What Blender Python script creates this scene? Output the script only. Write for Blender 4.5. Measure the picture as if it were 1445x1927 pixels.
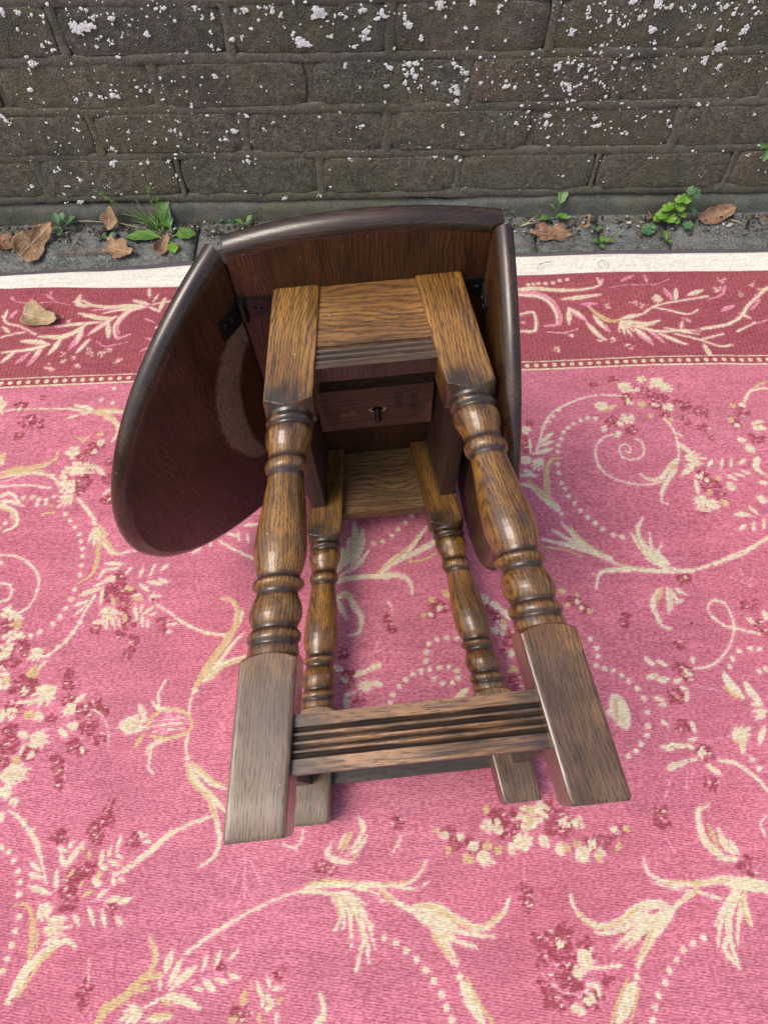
import bpy, bmesh, math, random
import numpy as np
from mathutils import Matrix, Vector, noise as mnoise

for o in list(bpy.data.objects): bpy.data.objects.remove(o)
S = bpy.context.scene
COL = S.collection
rad = math.radians

# ---------------------------------------------------------------- camera
TH, ROLL, FPX = rad(61.29), rad(-0.22), 1354.44
fw = Vector((0, math.cos(TH), -math.sin(TH))); up0 = Vector((0, math.sin(TH), math.cos(TH))); ri0 = Vector((1, 0, 0))
ri = ri0*math.cos(ROLL)+up0*math.sin(ROLL); up = -ri0*math.sin(ROLL)+up0*math.cos(ROLL)
cam = bpy.data.cameras.new('camera'); camo = bpy.data.objects.new('camera', cam); COL.objects.link(camo)
cam.sensor_fit = 'VERTICAL'; cam.sensor_height = 24.0; cam.lens = FPX/1927*24.0
cam.clip_start = 0.01; cam.clip_end = 200
camo.matrix_world = Matrix(((ri.x, up.x, -fw.x, 0), (ri.y, up.y, -fw.y, 0), (ri.z, up.z, -fw.z, .88227), (0, 0, 0, 1)))
S.camera = camo

# ---------------------------------------------------------------- sky, sun, exposure
SUN_EL, SUN_AZ = rad(60), rad(240)          # azimuth measured from +Y clockwise: from the left behind the photographer
W = bpy.data.worlds.new('World'); S.world = W; W.use_nodes = True
nt = W.node_tree; bg = nt.nodes['Background']
sky = nt.nodes.new('ShaderNodeTexSky'); sky.sky_type = 'NISHITA'; sky.sun_disc = False
sky.sun_elevation = SUN_EL; sky.sun_rotation = SUN_AZ; sky.air_density = 1.0; sky.dust_density = 4.0; sky.ozone_density = 1.0
nt.links.new(sky.outputs[0], bg.inputs[0]); bg.inputs[1].default_value = 0.15
sl = bpy.data.lights.new('sun', 'SUN'); sl.energy = 1.45; sl.angle = rad(30); sl.color = (1, .93, .82)
so = bpy.data.objects.new('sun', sl); COL.objects.link(so)
sd = Vector((math.sin(SUN_AZ)*math.cos(SUN_EL), math.cos(SUN_AZ)*math.cos(SUN_EL), math.sin(SUN_EL)))
so.rotation_euler = sd.to_track_quat('Z', 'Y').to_euler(); so.location = sd*5
S.view_settings.view_transform = 'Standard'; S.view_settings.look = 'None'
S.view_settings.exposure = 0.48; S.view_settings.gamma = 1.0
S.render.engine = 'CYCLES'
S.cycles.max_bounces = 5; S.cycles.diffuse_bounces = 3; S.cycles.glossy_bounces = 3; S.cycles.transmission_bounces = 2

# ---------------------------------------------------------------- helpers
def tag(o, label=None, cat=None, group=None, kind=None):
    if label: o['label'] = label
    if cat: o['category'] = cat
    if group: o['group'] = group
    if kind: o['kind'] = kind
    return o
def empty(name, m=None):
    o = bpy.data.objects.new(name, None); o.empty_display_size = .05; COL.objects.link(o)
    if m is not None: o.matrix_world = m
    return o
def obj(name, me, mat=None, parent=None, m=None):
    if isinstance(me, bmesh.types.BMesh):
        b = me; me = bpy.data.meshes.new(name); b.to_mesh(me); b.free()
    o = bpy.data.objects.new(name, me); COL.objects.link(o)
    if mat is not None and not me.materials: me.materials.append(mat)
    if parent is not None: o.parent = parent
    if m is not None: o.matrix_local = m
    return o
def pydata(name, v, f, smooth=False):
    me = bpy.data.meshes.new(name); me.from_pydata(v, [], f); me.update()
    if smooth: me.shade_smooth()
    return me
def fixn(bm):
    bmesh.ops.recalc_face_normals(bm, faces=bm.faces[:]); return bm
def smooth_by_angle(me, deg=35):
    me.shade_smooth()
    try: me.set_sharp_from_angle(angle=rad(deg))
    except Exception: pass
    return me

class N:
    """tiny node-graph helper"""
    def __init__(s, name):
        s.m = bpy.data.materials.new(name); s.m.use_nodes = True; s.t = s.m.node_tree
        s.b = s.t.nodes['Principled BSDF']; s.tc = None
    def n(s, ty, **kw):
        x = s.t.nodes.new(ty)
        for k, v in kw.items():
            if k in x.inputs and not hasattr(type(x), k): x.inputs[k].default_value = v
            else: setattr(x, k, v)
        return x
    def l(s, a, b): s.t.links.new(a, b)
    def put(s, sock, v):
        if isinstance(v, bpy.types.NodeSocket): s.l(v, sock)
        else: sock.default_value = v
    co_attr = None
    def obc(s):
        if s.co_attr:
            if not s.tc: s.tc = s.n('ShaderNodeAttribute', attribute_name=s.co_attr)
            return s.tc.outputs['Vector']
        if not s.tc: s.tc = s.n('ShaderNodeTexCoord')
        return s.tc.outputs['Object']
    def vmul(s, v, k):
        x = s.n('ShaderNodeVectorMath', operation='MULTIPLY'); s.put(x.inputs[0], v); s.put(x.inputs[1], k); return x.outputs[0]
    def vadd(s, v, k):
        x = s.n('ShaderNodeVectorMath', operation='ADD'); s.put(x.inputs[0], v); s.put(x.inputs[1], k); return x.outputs[0]
    def math(s, op, a, b=0.0, c=None, clamp=False):
        x = s.n('ShaderNodeMath', operation=op, use_clamp=clamp); s.put(x.inputs[0], a); s.put(x.inputs[1], b)
        if c is not None: s.put(x.inputs[2], c)
        return x.outputs[0]
    def noise(s, v, scale, detail=3, rough=.55, dist=0):
        x = s.n('ShaderNodeTexNoise'); s.put(x.inputs['Vector'], v); x.inputs['Scale'].default_value = scale
        x.inputs['Detail'].default_value = detail; x.inputs['Roughness'].default_value = rough; x.inputs['Distortion'].default_value = dist
        return x.outputs['Fac']
    def vor(s, v, scale, feature='F1', rnd=1.0):
        x = s.n('ShaderNodeTexVoronoi', feature=feature); s.put(x.inputs['Vector'], v); x.inputs['Scale'].default_value = scale
        x.inputs['Randomness'].default_value = rnd; return x
    def rng(s, v, a, b, c=0.0, d=1.0, smooth=True):
        x = s.n('ShaderNodeMapRange', interpolation_type='SMOOTHSTEP' if smooth else 'LINEAR'); s.put(x.inputs[0], v)
        for i, k in enumerate((a, b, c, d)): x.inputs[i+1].default_value = k
        return x.outputs[0]
    def mix(s, f, a, b, mode='MIX'):
        x = s.n('ShaderNodeMix', data_type='RGBA', blend_type=mode); s.put(x.inputs[0], f)
        for i, k in ((6, a), (7, b)):
            if isinstance(k, tuple) and len(k) == 3: k = (*k, 1)
            s.put(x.inputs[i], k)
        return x.outputs[2]
    def ramp(s, f, stops):
        x = s.n('ShaderNodeValToRGB'); s.put(x.inputs[0], f); e = x.color_ramp.elements
        while len(e) < len(stops): e.new(.5)
        for i, (p, c) in enumerate(stops): e[i].position = p; e[i].color = (*c, 1)
        return x.outputs[0]
    def xyz(s, v):
        x = s.n('ShaderNodeSeparateXYZ'); s.put(x.inputs[0], v); return x.outputs
    def bump(s, h, strength=.3, dist=.001, prev=None):
        x = s.n('ShaderNodeBump'); s.put(x.inputs['Height'], h); x.inputs['Strength'].default_value = strength; x.inputs['Distance'].default_value = dist
        if prev is not None: s.l(prev, x.inputs['Normal'])
        return x.outputs[0]
    def out(s, col=None, rough=None, bump=None, **kw):
        if col is not None: s.put(s.b.inputs['Base Color'], (*col, 1) if isinstance(col, tuple) and len(col) == 3 else col)
        if rough is not None: s.put(s.b.inputs['Roughness'], rough)
        if bump is not None: s.l(bump, s.b.inputs['Normal'])
        for k, v in kw.items(): s.put(s.b.inputs[k.replace('_', ' ')], v)
        return s.m
    def rand_off(s):
        x = s.n('ShaderNodeObjectInfo'); return s.vmul(x.outputs['Random'], (7.3, 3.1, 5.7))

# ---------------------------------------------------------------- materials
def oak(name, light, mid, dark, axis='Z', rough=.42, pore=.75, ringk=1.0, coat=.15, worn=None, spec=.5, streak=.55, attr=None, coatr=.12, prs=1700):
    """ring-porous oak: tone clouds, growth rings, short dark pores along the grain"""
    a = N(name); a.co_attr = attr; co = a.vadd(a.obc(), a.rand_off())
    st = {'Z': (1, 1, .07), 'X': (.07, 1, 1), 'Y': (1, .07, 1)}[axis]
    g = a.vmul(co, st)
    warp = a.noise(a.vmul(co, {'Z': (1, 1, .35), 'X': (.35, 1, 1), 'Y': (1, .35, 1)}[axis]), 16, 2)
    rv = a.n('ShaderNodeTexWave', wave_type='RINGS', rings_direction=axis, wave_profile='SIN')
    off = {'Z': (.05, .045, 0), 'X': (0, .05, .045), 'Y': (.05, 0, .045)}[axis]
    a.put(rv.inputs['Vector'], a.vadd(a.vadd(g, off), a.vmul(warp, (.03, .03, .03)))); rv.inputs['Scale'].default_value = 105
    rv.inputs['Distortion'].default_value = 2.2; rv.inputs['Detail'].default_value = 2; rv.inputs['Detail Scale'].default_value = 3
    ring = rv.outputs['Fac']
    cloud = a.noise(a.vmul(co, tuple(.35 if v == .07 else 1 for v in st)), 34, 3)
    fib = a.noise(g, 900, 2, .6)
    pv = a.noise(a.vmul(co, tuple(.06 if v == .07 else 1 for v in st)), prs, 1, .5)
    pr = a.math('ADD', pv, a.math('MULTIPLY', a.math('SUBTRACT', ring, .5), .16*ringk))
    pm = a.rng(pr, .55, .635)
    c = a.mix(a.rng(cloud, .35, .68), mid, light)
    c = a.mix(a.rng(ring, .55, 1.0, 0, .45*ringk), c, dark)
    c = a.mix(a.rng(fib, .42, .75, 0, .5), c, mid)
    stk = a.noise(a.vmul(co, tuple(.05 if v == .07 else 1 for v in st)), 230, 2, .6)
    c = a.mix(a.rng(stk, .48, .66, 0, streak), c, dark)
    c = a.mix(a.rng(stk, .30, .42, .35, 0), c, tuple(min(1, x*1.25) for x in light))
    if worn is not None: c = worn(a, c, ring, pm)
    c = a.mix(a.math('MULTIPLY', pm, pore), c, tuple(x*.32 for x in dark))
    vs = a.vor(co, 85); spk = a.math('MULTIPLY', a.rng(vs.outputs['Distance'], .045, .075, 1, 0), a.rng(a.xyz(vs.outputs['Color'])[0], .80, .82))
    c = a.mix(a.math('MULTIPLY', spk, .7), c, tuple(min(.6, x*2.2+.08) for x in light))      # chips and old paint specks
    b = a.bump(pm, -.20, .0005)
    r = a.math('ADD', a.rng(cloud, .3, .75, rough-.06, rough+.10), a.math('MULTIPLY', pm, .15))
    return a.out(c, r, b, Specular_IOR_Level=spec, Coat_Weight=coat, Coat_Roughness=coatr)

def leg_worn(a, c, ring, pm):
    # duller, less golden brown on the foot block; darker patina rubbed into the turnings; golden square at the top
    z = a.xyz(a.obc())[2]
    nz = a.noise(a.vmul(a.obc(), (1, 1, .6)), 60, 3)
    zz = a.math('ADD', z, a.math('MULTIPLY', a.math('SUBTRACT', nz, .5), .07))
    foot = a.math('MULTIPLY', a.rng(zz, -.355, -.315, 1, 0), .72)
    c = a.mix(foot, c, a.mix(a.rng(nz, .35, .7), (.050, .028, .017), (.118, .069, .040)))
    end = a.math('MULTIPLY', a.rng(zz, -.124, -.088, 1, 0), a.rng(zz, -.14, -.128))
    c = a.mix(a.math('MULTIPLY', end, .92), c, (.020, .014, .010))
    for zc in (-.1335, -.1630, -.1765, -.2650, -.2770, -.3045, -.3160):      # dark bands along the turned quirks
        d = a.math('ABSOLUTE', a.math('SUBTRACT', z, zc)); m = a.rng(d, .0014, .0050, .88, 0)
        c = a.mix(m, c, (.030, .017, .010))
    pat = a.math('MULTIPLY', a.rng(nz, .50, .68), a.math('MULTIPLY', a.rng(zz, -.13, -.12, 1, 0), a.rng(zz, -.335, -.318)))
    return a.mix(a.math('MULTIPLY', pat, .55), c, (.07, .035, .018))

M = {}
GOLD = ((.31, .146, .027), (.140, .058, .0125), (.024, .010, .004))
M['leg'] = oak('oak_leg', *GOLD, axis='Z', rough=.34, worn=leg_worn, coat=.42, ringk=.9, attr='rest', pore=.75, coatr=.17, streak=.45)
def apron_worn(a, c, ring, pm):
    x = a.xyz(a.obc()); n_ = a.noise(a.obc(), 45, 2)
    y = a.math('ADD', x[1], a.math('MULTIPLY', a.math('SUBTRACT', n_, .5), .012))
    return a.mix(a.math('MULTIPLY', a.rng(y, -.068, -.060, 1, 0), .80), c, (.030, .021, .016))
M['apron'] = oak('oak_apron', (.29, .140, .034), (.18, .080, .022), (.045, .020, .009), axis='X', rough=.42, worn=apron_worn)
M['apron_in'] = oak('oak_apron_inner', (.215, .118, .040), (.140, .072, .025), (.040, .02, .009), axis='X', rough=.5, coat=0)
def str_worn(a, c, ring, pm):
    # black stain left in the flutes, pale rubbed lands
    y = a.xyz(a.obc())[1]; n_ = a.noise(a.vmul(a.obc(), (.25, 1, 1)), 120, 3)
    for yc, w in ((-.3805, .0022), (-.3865, .0018), (-.3925, .0012), (-.3985, .0020)):
        d = a.math('ABSOLUTE', a.math('SUBTRACT', y, yc)); m = a.rng(a.math('ADD', d, a.math('MULTIPLY', a.math('SUBTRACT', n_, .5), .004)), w*.45, w*1.3, .95, 0)
        c = a.mix(m, c, (.016, .011, .008))
    x = a.math('ADD', a.math('ABSOLUTE', a.xyz(a.obc())[0]), a.math('MULTIPLY', a.math('SUBTRACT', n_, .5), .05))
    return a.mix(a.rng(x, .052, .090, 0, .78), c, (.030, .021, .016))
M['stretcher'] = oak('oak_stretcher', (.36, .195, .095), (.215, .108, .048), (.028, .014, .008), axis='X', rough=.30, worn=str_worn, ringk=.45, streak=.8)
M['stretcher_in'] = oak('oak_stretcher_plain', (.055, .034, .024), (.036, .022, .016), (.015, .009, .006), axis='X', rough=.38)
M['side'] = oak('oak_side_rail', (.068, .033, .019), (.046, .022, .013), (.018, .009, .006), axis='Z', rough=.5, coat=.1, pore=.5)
M['top'] = oak('oak_dark_top', (.085, .0290, .0066), (.048, .0170, .0045), (.010, .0042, .0022), axis='Z', rough=.45, pore=.55, coat=.12, spec=.3, streak=.4)
M['edge'] = oak('oak_dark_edge', (.060, .026, .0090), (.032, .0135, .0048), (.010, .0045, .002), axis='Z', rough=.30, pore=.75, coat=.40, coatr=.16, streak=.5)
M['edge_x'] = oak('oak_dark_edge_end', (.060, .026, .0090), (.032, .0135, .0048), (.010, .0045, .002), axis='X', rough=.30, pore=.75, coat=.40, coatr=.16, streak=.5)

# ---- surveyed woven motif (rug millimetres): style colour width, then points
RUGDATA = """
lC3 -184,-19 -160,-8 -149,-2 -117,10 -95,16 -84,22
tG2 -94,17 -74,29
tC6 -95,16 -73,22 -48,23 -26,21 -4,20 20,20 36,28 47,44
lG3 -77,26 -55,26 -29,23
tG2 -3,21 21,23 34,28 45,41
tC3 8,19 33,16 47,22
lC3 -35,19 -11,13 -4,6 7,5
lC4 -92,16 -73,16 -59,13 -42,14
tC5 -59,14 -50,1 -49,-11 -55,-21
tC5 -55,14 -46,-0 -45,-19
tC5 -51,13 -39,-5 -37,-36
tC7 -48,13 -31,-6 -24,-28 -28,-43 -32,-58
tC5 -42,12 -26,-6 -14,-19
tC5 -40,14 -22,-9 -12,-38
fC5 -31,-12 -21,-31 -19,-51
tG3 -57,16 -51,1 -49,-18
tG2 -51,14 -35,-5 -26,-28 -30,-50
fC3 -31,9 -20,0
lC5 -4,16 11,4 32,-7 42,-17
lG4 -4,14 9,4
tC7 30,-3 47,-3 64,-13 75,-21
tC7 32,-7 49,-20 65,-48 73,-56
tC6 43,-4 64,-21 74,-33
lG3 38,-0 56,-3 76,-16
lG4 49,-27 65,-50
fB4 55,-22 63,-35
tC5 -27,88 -23,77 -33,60 -40,57
fC4 -44,73 -51,56
fC6 -59,63 -63,51 -48,47
fC5 -19,70 -29,57 -44,49
fC5 -66,53 -55,46 -33,43
fG6 -36,76 -48,54
fG3 -24,55 -40,44
bB8 -70,39
bB8 -61,38
lC1.5 -68,39 -56,39
lC2.5 -91,78 -93,67 -101,60 -113,64
dC -2,-29 10,-34 21,-42 31,-50 40,-60 48,-69 55,-81 60,-93 64,-103
bB10 -150,-91
bB7 -111,-58
fC5 -135,-65 -127,-81
fC4 -124,-61 -121,-71
fC4 -108,-70 -120,-73
bC7 -123,-84
fG6 -147,-72 -146,-84
fG3 -141,-63 -139,-75
fG4 -105,-80 -115,-84
fG5 -162,-97 -153,-96
fG5 -131,-91 -129,-100
fC5 -113,-92 -114,-101
tC6 -73,-102 -66,-96 -66,-86 -70,-77
bB8 16,83
lC1.3 19,68 9,50
lC1.3 19,68 16,54
lP2.5 -148,47 -135,25
lP2.5 -155,54 -153,11
lP2 -161,40 -167,21
lP2 -155,27 -160,4
lP2 -153,27 -144,7
tC5 -402,88 -390,75 -385,65 -377,49 -370,32
dC -426,70 -418,65 -411,56 -404,45 -399,35 -398,23 -393,1 -394,-12 -395,-25 -397,-37 -400,-48 -389,-76
fC5 -393,55 -378,44
fC6 -391,42 -376,38
fC6 -389,30 -362,22
fC5 -361,45 -358,26
fC5 -348,74 -352,67
fC5 -365,68 -352,64
fC7 -336,73 -347,57 -352,47
fC6 -360,61 -352,47
fC5 -314,64 -314,49
fC5 -316,50 -305,43
fC4 -305,69 -307,56
fC4 -296,77 -299,62
fC4 -300,60 -290,54
fC5 -307,54 -294,48
fC3.5 -276,81 -269,76
fC3.5 -265,80 -273,75
fC3.5 -270,71 -262,71
fC8 -319,35 -312,29
fC5 -300,40 -293,39
fC5 -300,36 -296,29
fC4 -293,34 -285,33
lC3.2 -294,40 -279,50 -258,66 -241,80 -225,84
bB9 -364,79
bB9 -323,80
bB9 -282,71
bB10 -328,44
bB15 -346,30
bB11 -344,14
bB6 -296,6
bB9 -340,40
fG5 -329,63 -327,55
fG3 -336,68 -334,63
fG5 -343,45 -347,37
fG4 -330,33 -334,27
fG6 -319,24 -329,18
fG6 -312,40 -317,38
lP2 -330,12 -308,13 -298,5
fC5 -302,25 -314,15
fC6 -288,16 -304,14
fC6 -276,15 -289,11
fC5 -320,8 -312,-9
fC5 -306,6 -299,-12
fC5 -290,-2 -281,-11
fC5 -335,2 -328,-9
fC9 -372,13 -361,-3
fC7 -361,-3 -342,-2
fC9 -364,-13 -337,-10
tG6 -374,-37 -375,-15 -380,4 -390,13 -400,12
tC9 -386,-70 -380,-57 -371,-43 -357,-31 -346,-25 -336,-23 -328,-29
lC6 -385,-67 -377,-53 -368,-40
lG4 -380,-71 -371,-57 -361,-40 -349,-30
fC5 -362,-26 -347,-19
lG3 -371,-11 -368,-28
tG8 -294,-96 -287,-84 -271,-75 -259,-63 -247,-54 -243,-40 -250,-23
tC5 -243,-46 -243,-37 -251,-22
fG5 -232,-55 -251,-59
fG5 -243,-65 -262,-71
fC8 -226,-35 -231,-54
fC5 -236,-57 -235,-69
fC7 -215,-43 -226,-66
fC8 -200,-50 -224,-69
fC5 -219,-48 -223,-60
lC4 -159,-7 -185,-21 -210,-37
fC4 -188,-37 -192,-54
fC4 -175,-36 -179,-51
fC4 -155,-35 -165,-45
fC5 -165,-57 -153,-61
fC5 -179,-61 -165,-65
fC6 -190,-62 -177,-73
fC4 -202,-68 -190,-70
lP2 -227,-72 -197,-61 -170,-56
fC9 -232,-77 -218,-76 -191,-86
fG5 -230,-79 -222,-83
lC2.5 -233,-77 -248,-84
fC9 -249,-86 -272,-93
fC7 -220,-92 -245,-94
fG5 -220,-90 -243,-91
bB9 -312,-66
bB7 -309,-77
bB4 -173,-51
lC1.3 -312,-40 -309,-64
bB5 -151,-91
fG6 -149,-75 -148,-84
bB19 -439,248
bB11 -449,226
bB11 -445,197
bB15 -445,182
bB9 -445,162
bB10 -417,171
bB10 -349,227
bB9 -339,219
bB14 -353,203
bB12 -365,181
bB8 -336,186
bB8 -383,161
bB8 -379,149
bB6 -374,134
bB7 -386,253
bB8 -384,232
bB6 -399,210
bB9 -364,219
bB7 -355,171
bC8 -466,255
bC8 -461,216
bC7 -449,218
bC9 -437,128
bC5 -423,117
bC5 -435,101
bC4 -438,244
bC4 -414,167
bG8 -433,268
bG7 -426,215
bG5 -431,164
bG4 -463,259
fC12 -400,249 -427,229
fC5 -399,235 -452,230
fC9 -417,219 -411,208
fC12 -419,191 -397,182
fC8 -434,195 -421,189
lC3 -427,170 -424,181 -415,179
fC14 -445,145 -415,152
fC10 -434,151 -415,143
fC6 -363,238 -374,230
fC9 -365,201 -377,201
fC8 -386,198 -376,188
fC9 -373,228 -385,214
lC1.5 -370,219 -347,219 -330,200 -325,178
lP3 -407,198 -373,203
fC5 -357,177 -353,167
lP2 -370,141 -372,160
tC4 -427,108 -412,99 -402,90 -390,77 -385,65
dC -406,94 -397,86 -391,77 -386,67
bB7 -311,94
bB7 -329,86
bB5 -315,105
bB3 -311,116
bB6 -321,93
bB8 -324,75
lP1.5 -321,96 -307,128
bP16 -257,201
lG4 -281,197 -277,211 -257,218 -238,214 -228,199 -235,188 -255,184 -276,187
lC2 -278,204 -260,206 -239,208
lC2 -279,198 -255,201 -237,201
lC2 -274,192 -254,194 -238,195
tC6 -257,217 -274,221 -279,229
tC4 -271,223 -273,239 -266,255
tC6 -261,182 -276,175 -277,167
tC4 -274,171 -274,152 -268,144
lC3 -257,219 -238,214
lC3 -257,182 -235,189
fC9 -317,198 -296,203
fC9 -309,208 -285,197
fC8 -295,225 -284,205
fG6 -294,174 -284,191
fC6 -306,190 -283,199
lC3 -229,242 -232,230 -233,213 -229,201
lC3 -231,189 -233,176 -230,162
dC -228,240 -230,161
tC7 -229,154 -218,135 -200,115 -191,93 -185,72 -188,56 -203,44
lC5 -227,152 -220,137 -205,118
lG4 -228,152 -224,135 -202,115 -191,94
tC7 -220,150 -198,131 -182,125
lG3 -224,156 -201,137 -182,129
fC7 -210,129 -193,112 -180,100
lC4 -197,95 -223,87 -241,77 -261,60 -288,41
tC4 -451,539 -458,551 -482,563 -507,559 -536,547
lG4 -538,557 -509,565 -477,567
lC3 -535,541 -499,543 -464,538
bC14 -438,538
bC8 -450,548
bC12 -414,569
bC9 -429,564
bB13 -418,547
bB10 -384,549
bB9 -379,516
bB8 -421,532
fC5 -386,525 -377,534
fC9 -428,526 -445,507
fG5 -429,520 -441,511
tC5 -531,526 -516,529 -499,510
tC5 -529,517 -514,516 -495,508
tC6 -528,511 -511,504 -501,492 -500,478 -514,470
lG3 -527,506 -510,499 -503,481
dC -498,522 -485,523 -475,518 -464,512 -433,493 -425,483 -417,473 -409,462 -405,450 -401,439 -399,428 -398,415 -397,400 -401,379 -403,366 -408,353 -413,342 -420,332 -435,322 -445,317
fG5 -467,494 -456,498
fG4 -458,510 -453,504
fG4 -448,498 -455,496
lC5 -420,518 -405,501 -391,483
dC -391,478
fC12 -389,472 -377,443
tG6 -383,473 -365,443 -351,431
tC5 -374,449 -356,431 -329,435
tG6 -380,449 -378,421 -383,400 -400,387
bB11 -343,396
bB13 -352,372
bB13 -329,367
bB9 -330,351
bB13 -344,383
fC5 -366,417 -339,415
fC5 -367,407 -348,409
fC5 -372,394 -365,409
fC4 -330,410 -337,400
fC4 -314,411 -318,395
fC4 -299,415 -304,396
fC5 -281,414 -291,404
fC6 -306,388 -286,385
fC6 -292,392 -278,387
fC6 -316,386 -303,376
fC4 -286,368 -301,368
fC4 -294,375 -301,362
fC8 -393,371 -366,382
fC4 -376,384 -355,394
fC5 -397,356 -380,364
fC4 -395,343 -379,359
fC5 -364,381 -363,357
fG8 -310,365 -322,364
fG8 -334,382 -324,378
fG6 -349,367 -346,357
fC6 -362,344 -354,354
fC9 -355,354 -340,326
fC6 -369,332 -353,335
fC4 -357,334 -350,324
fC6 -318,356 -313,335
fC4 -309,357 -310,345
fC5 -294,353 -305,343
fC5 -307,343 -305,326
fC4 -288,345 -300,340
fC4 -299,338 -298,325
fG6 -331,344 -327,333
fC4 -337,334 -333,326
bB8 -366,324
bB11 -279,329
fC4 -274,327 -260,329
fC4 -273,319 -266,317
fC5 -323,369 -313,370
bC5 -355,394
lC3 -373,370 -382,348 -388,330 -395,315 -406,301 -418,290 -431,288
dC -386,333 -392,320 -400,308 -407,301
lC3.2 -290,356 -269,342 -246,326 -221,315 -195,311
bB11 -324,331
bB8 -314,306
bB8 -316,291
bB6 -332,316
lC3 -510,433 -490,431 -471,421 -457,407 -450,391 -451,373 -457,357 -470,347 -476,345
lC3 -501,391 -489,389 -483,379 -486,368 -495,364
fC4 -508,423 -503,417
bC10 -481,348
bC13 -469,313
bC11 -475,296
bC11 -473,268
bC5 -458,317
bB13 -480,330
bB14 -456,298
bB13 -463,284
bB14 -435,253
bB7 -388,265
bB8 -384,251
bG7 -466,332
bG8 -432,271
fC8 -476,345 -461,340
fC10 -426,298 -442,285
fC5 -419,282 -428,271
fC8 -403,249 -423,245
tG9 -226,249 -211,276 -194,305 -184,324 -183,344 -191,357 -204,360
lC4 -222,253 -208,276 -192,302 -183,322
tC5 -184,324 -184,344 -193,359 -205,362
tC6 -218,251 -199,279 -185,300 -173,313
tC6 -213,253 -194,274 -168,282
lG3 -215,250 -194,269 -169,278
fC4 -179,324 -176,347
dC -229,242
lC3 -215,446 -192,432 -166,418
fC4 -191,460 -188,446
fC4 -178,457 -175,443
fC5 -184,469 -164,471
fC4 -206,459 -191,452
fC4 -227,450 -227,439
fC5 -239,439 -251,428
lC3 -313,897 -337,894 -361,888
fC5 -372,926 -369,905
fC4 -355,913 -361,895
fC7 -342,903 -349,871
fC7 -395,899 -366,888
fC5 -365,882 -347,871
tP11 -370,885 -394,879 -408,860 -414,838 -409,816 -389,823
tC6 -375,884 -396,876 -412,854 -417,835 -411,817
tC7 -380,886 -404,886 -434,885 -464,891 -480,902 -494,899
fC9 -486,915 -486,895 -468,888
tP6 -399,883 -433,881 -461,878
tC5 -394,879 -418,877 -441,871
fC9 -480,872 -459,865 -434,858 -415,862
fP11 -418,864 -437,845 -457,823
fC6 -418,864 -439,842 -455,827
fC8 -428,848 -423,816
fP6 -418,844 -405,822
fC6 -438,851 -471,849 -494,847 -513,844
fC9 -461,849 -482,830 -504,822 -538,824
fP12 -469,840 -471,821 -483,796
fC7 -469,840 -473,808
fC7 -453,814 -470,787
fC8 -499,822 -507,800 -514,787
fC9 -565,817 -535,812 -518,807
tC6 -518,807 -546,798 -579,796 -592,795
fP10 -526,801 -536,780 -544,765
fC6 -528,801 -536,783
fP8 -545,792 -564,771
fC7 -569,796 -588,775
lC3 -543,829 -574,849 -597,858 -608,873
lC3 -600,828 -582,833 -564,836
fC5 -604,866 -603,886
fP8 -595,869 -585,885
fC5 -603,850 -588,837
lP2 -601,912 -585,902 -557,897 -531,900 -498,892
fP5 -544,917 -527,903
fP5 -570,909 -555,897
fP5 -536,924 -536,914
fP5 -603,916 -596,907
bc5 -493,787
bc4 -488,772
bc5 -473,778
bc6 -509,761
bc5 -465,760
bc6 -429,783
bc5 -419,791
bc7 -399,767
bc7 -447,789
bc5 -503,755
bc4 -494,856
bc5 -512,863
lP2.5 -441,810 -425,799 -391,807
fP4 -370,857 -351,846
fP5 -367,787 -345,801
fP5 -363,814 -346,808
fC4 -350,836 -338,839
dC -399,714 -415,693 -397,686
lC2.5 -565,675 -544,679 -508,679 -459,678
tC8 -427,670 -433,678 -454,684
fC8 -444,668 -427,671
fC5 -460,660 -444,665
fC5 -459,676 -436,673
tC8 -422,670 -400,669 -371,668
tG8 -422,671 -404,664 -386,649
tC7 -408,666 -385,647 -381,631 -387,615
fG5 -376,644 -382,625
lG3 -414,675 -387,673 -371,670
bB12 -536,684
bB14 -519,656
bB11 -504,648
bB7 -527,629
bB5 -506,700
bC3 -537,679
bC4 -564,690
bC11 -441,598
bC5 -402,613
bC7 -432,576
bC10 -445,563
bC4 -410,597
bB14 -411,603
bB10 -426,587
bB7 -386,579
bB9 -417,572
fC8 -572,705 -562,671
fG5 -441,623 -425,620
fG5 -432,614 -422,626
bG5 -405,629
fC7 -449,573 -413,562
fC7 -406,574 -389,556
tG8 -536,565 -510,570 -483,576 -466,586 -463,601
tC5 -534,564 -507,567 -481,574 -464,586
lC5 -538,556 -502,564 -463,558
bG9 -546,591
fC8 -547,594 -539,578
lC3 381,678 348,681 320,675 290,662 269,646 256,627 246,598 239,582
dC 281,654 272,644 263,633 255,622
lC2.6 369,575 373,572 376,578 373,586 363,585 359,574 364,563 377,560 390,565 396,578 395,590 387,597
lC2.8 354,606 337,598 325,580 324,558 331,540 350,526 371,519 394,518 416,524
bB12 415,687
bB11 446,675
bB12 433,655
bB9 441,641
bB10 388,673
bB11 466,657
bB8 477,657
bB8 469,627
bB11 496,643
bB8 492,615
bB5 500,594
bB8 375,710
bB6 343,702
bB11 424,675
fC14 382,701 401,686
bC7 419,710
bC8 447,654
bC6 392,666
bC4 408,689
bC4 429,658
fC12 450,709 430,692
fC10 442,695 464,688
bG7 411,659
bG5 419,638
bG3 448,631
lC3 437,633 446,615 448,592 445,567 438,549
fC8 447,589 465,568
fC4 449,605 458,600
fC9 452,562 481,560
fC7 476,551 450,548
fC8 463,548 441,532
tC7 439,558 425,543 409,527 393,526 381,535
tC6 435,543 418,522 407,505 404,490 410,486
bG5 432,546
bC11 383,634
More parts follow.
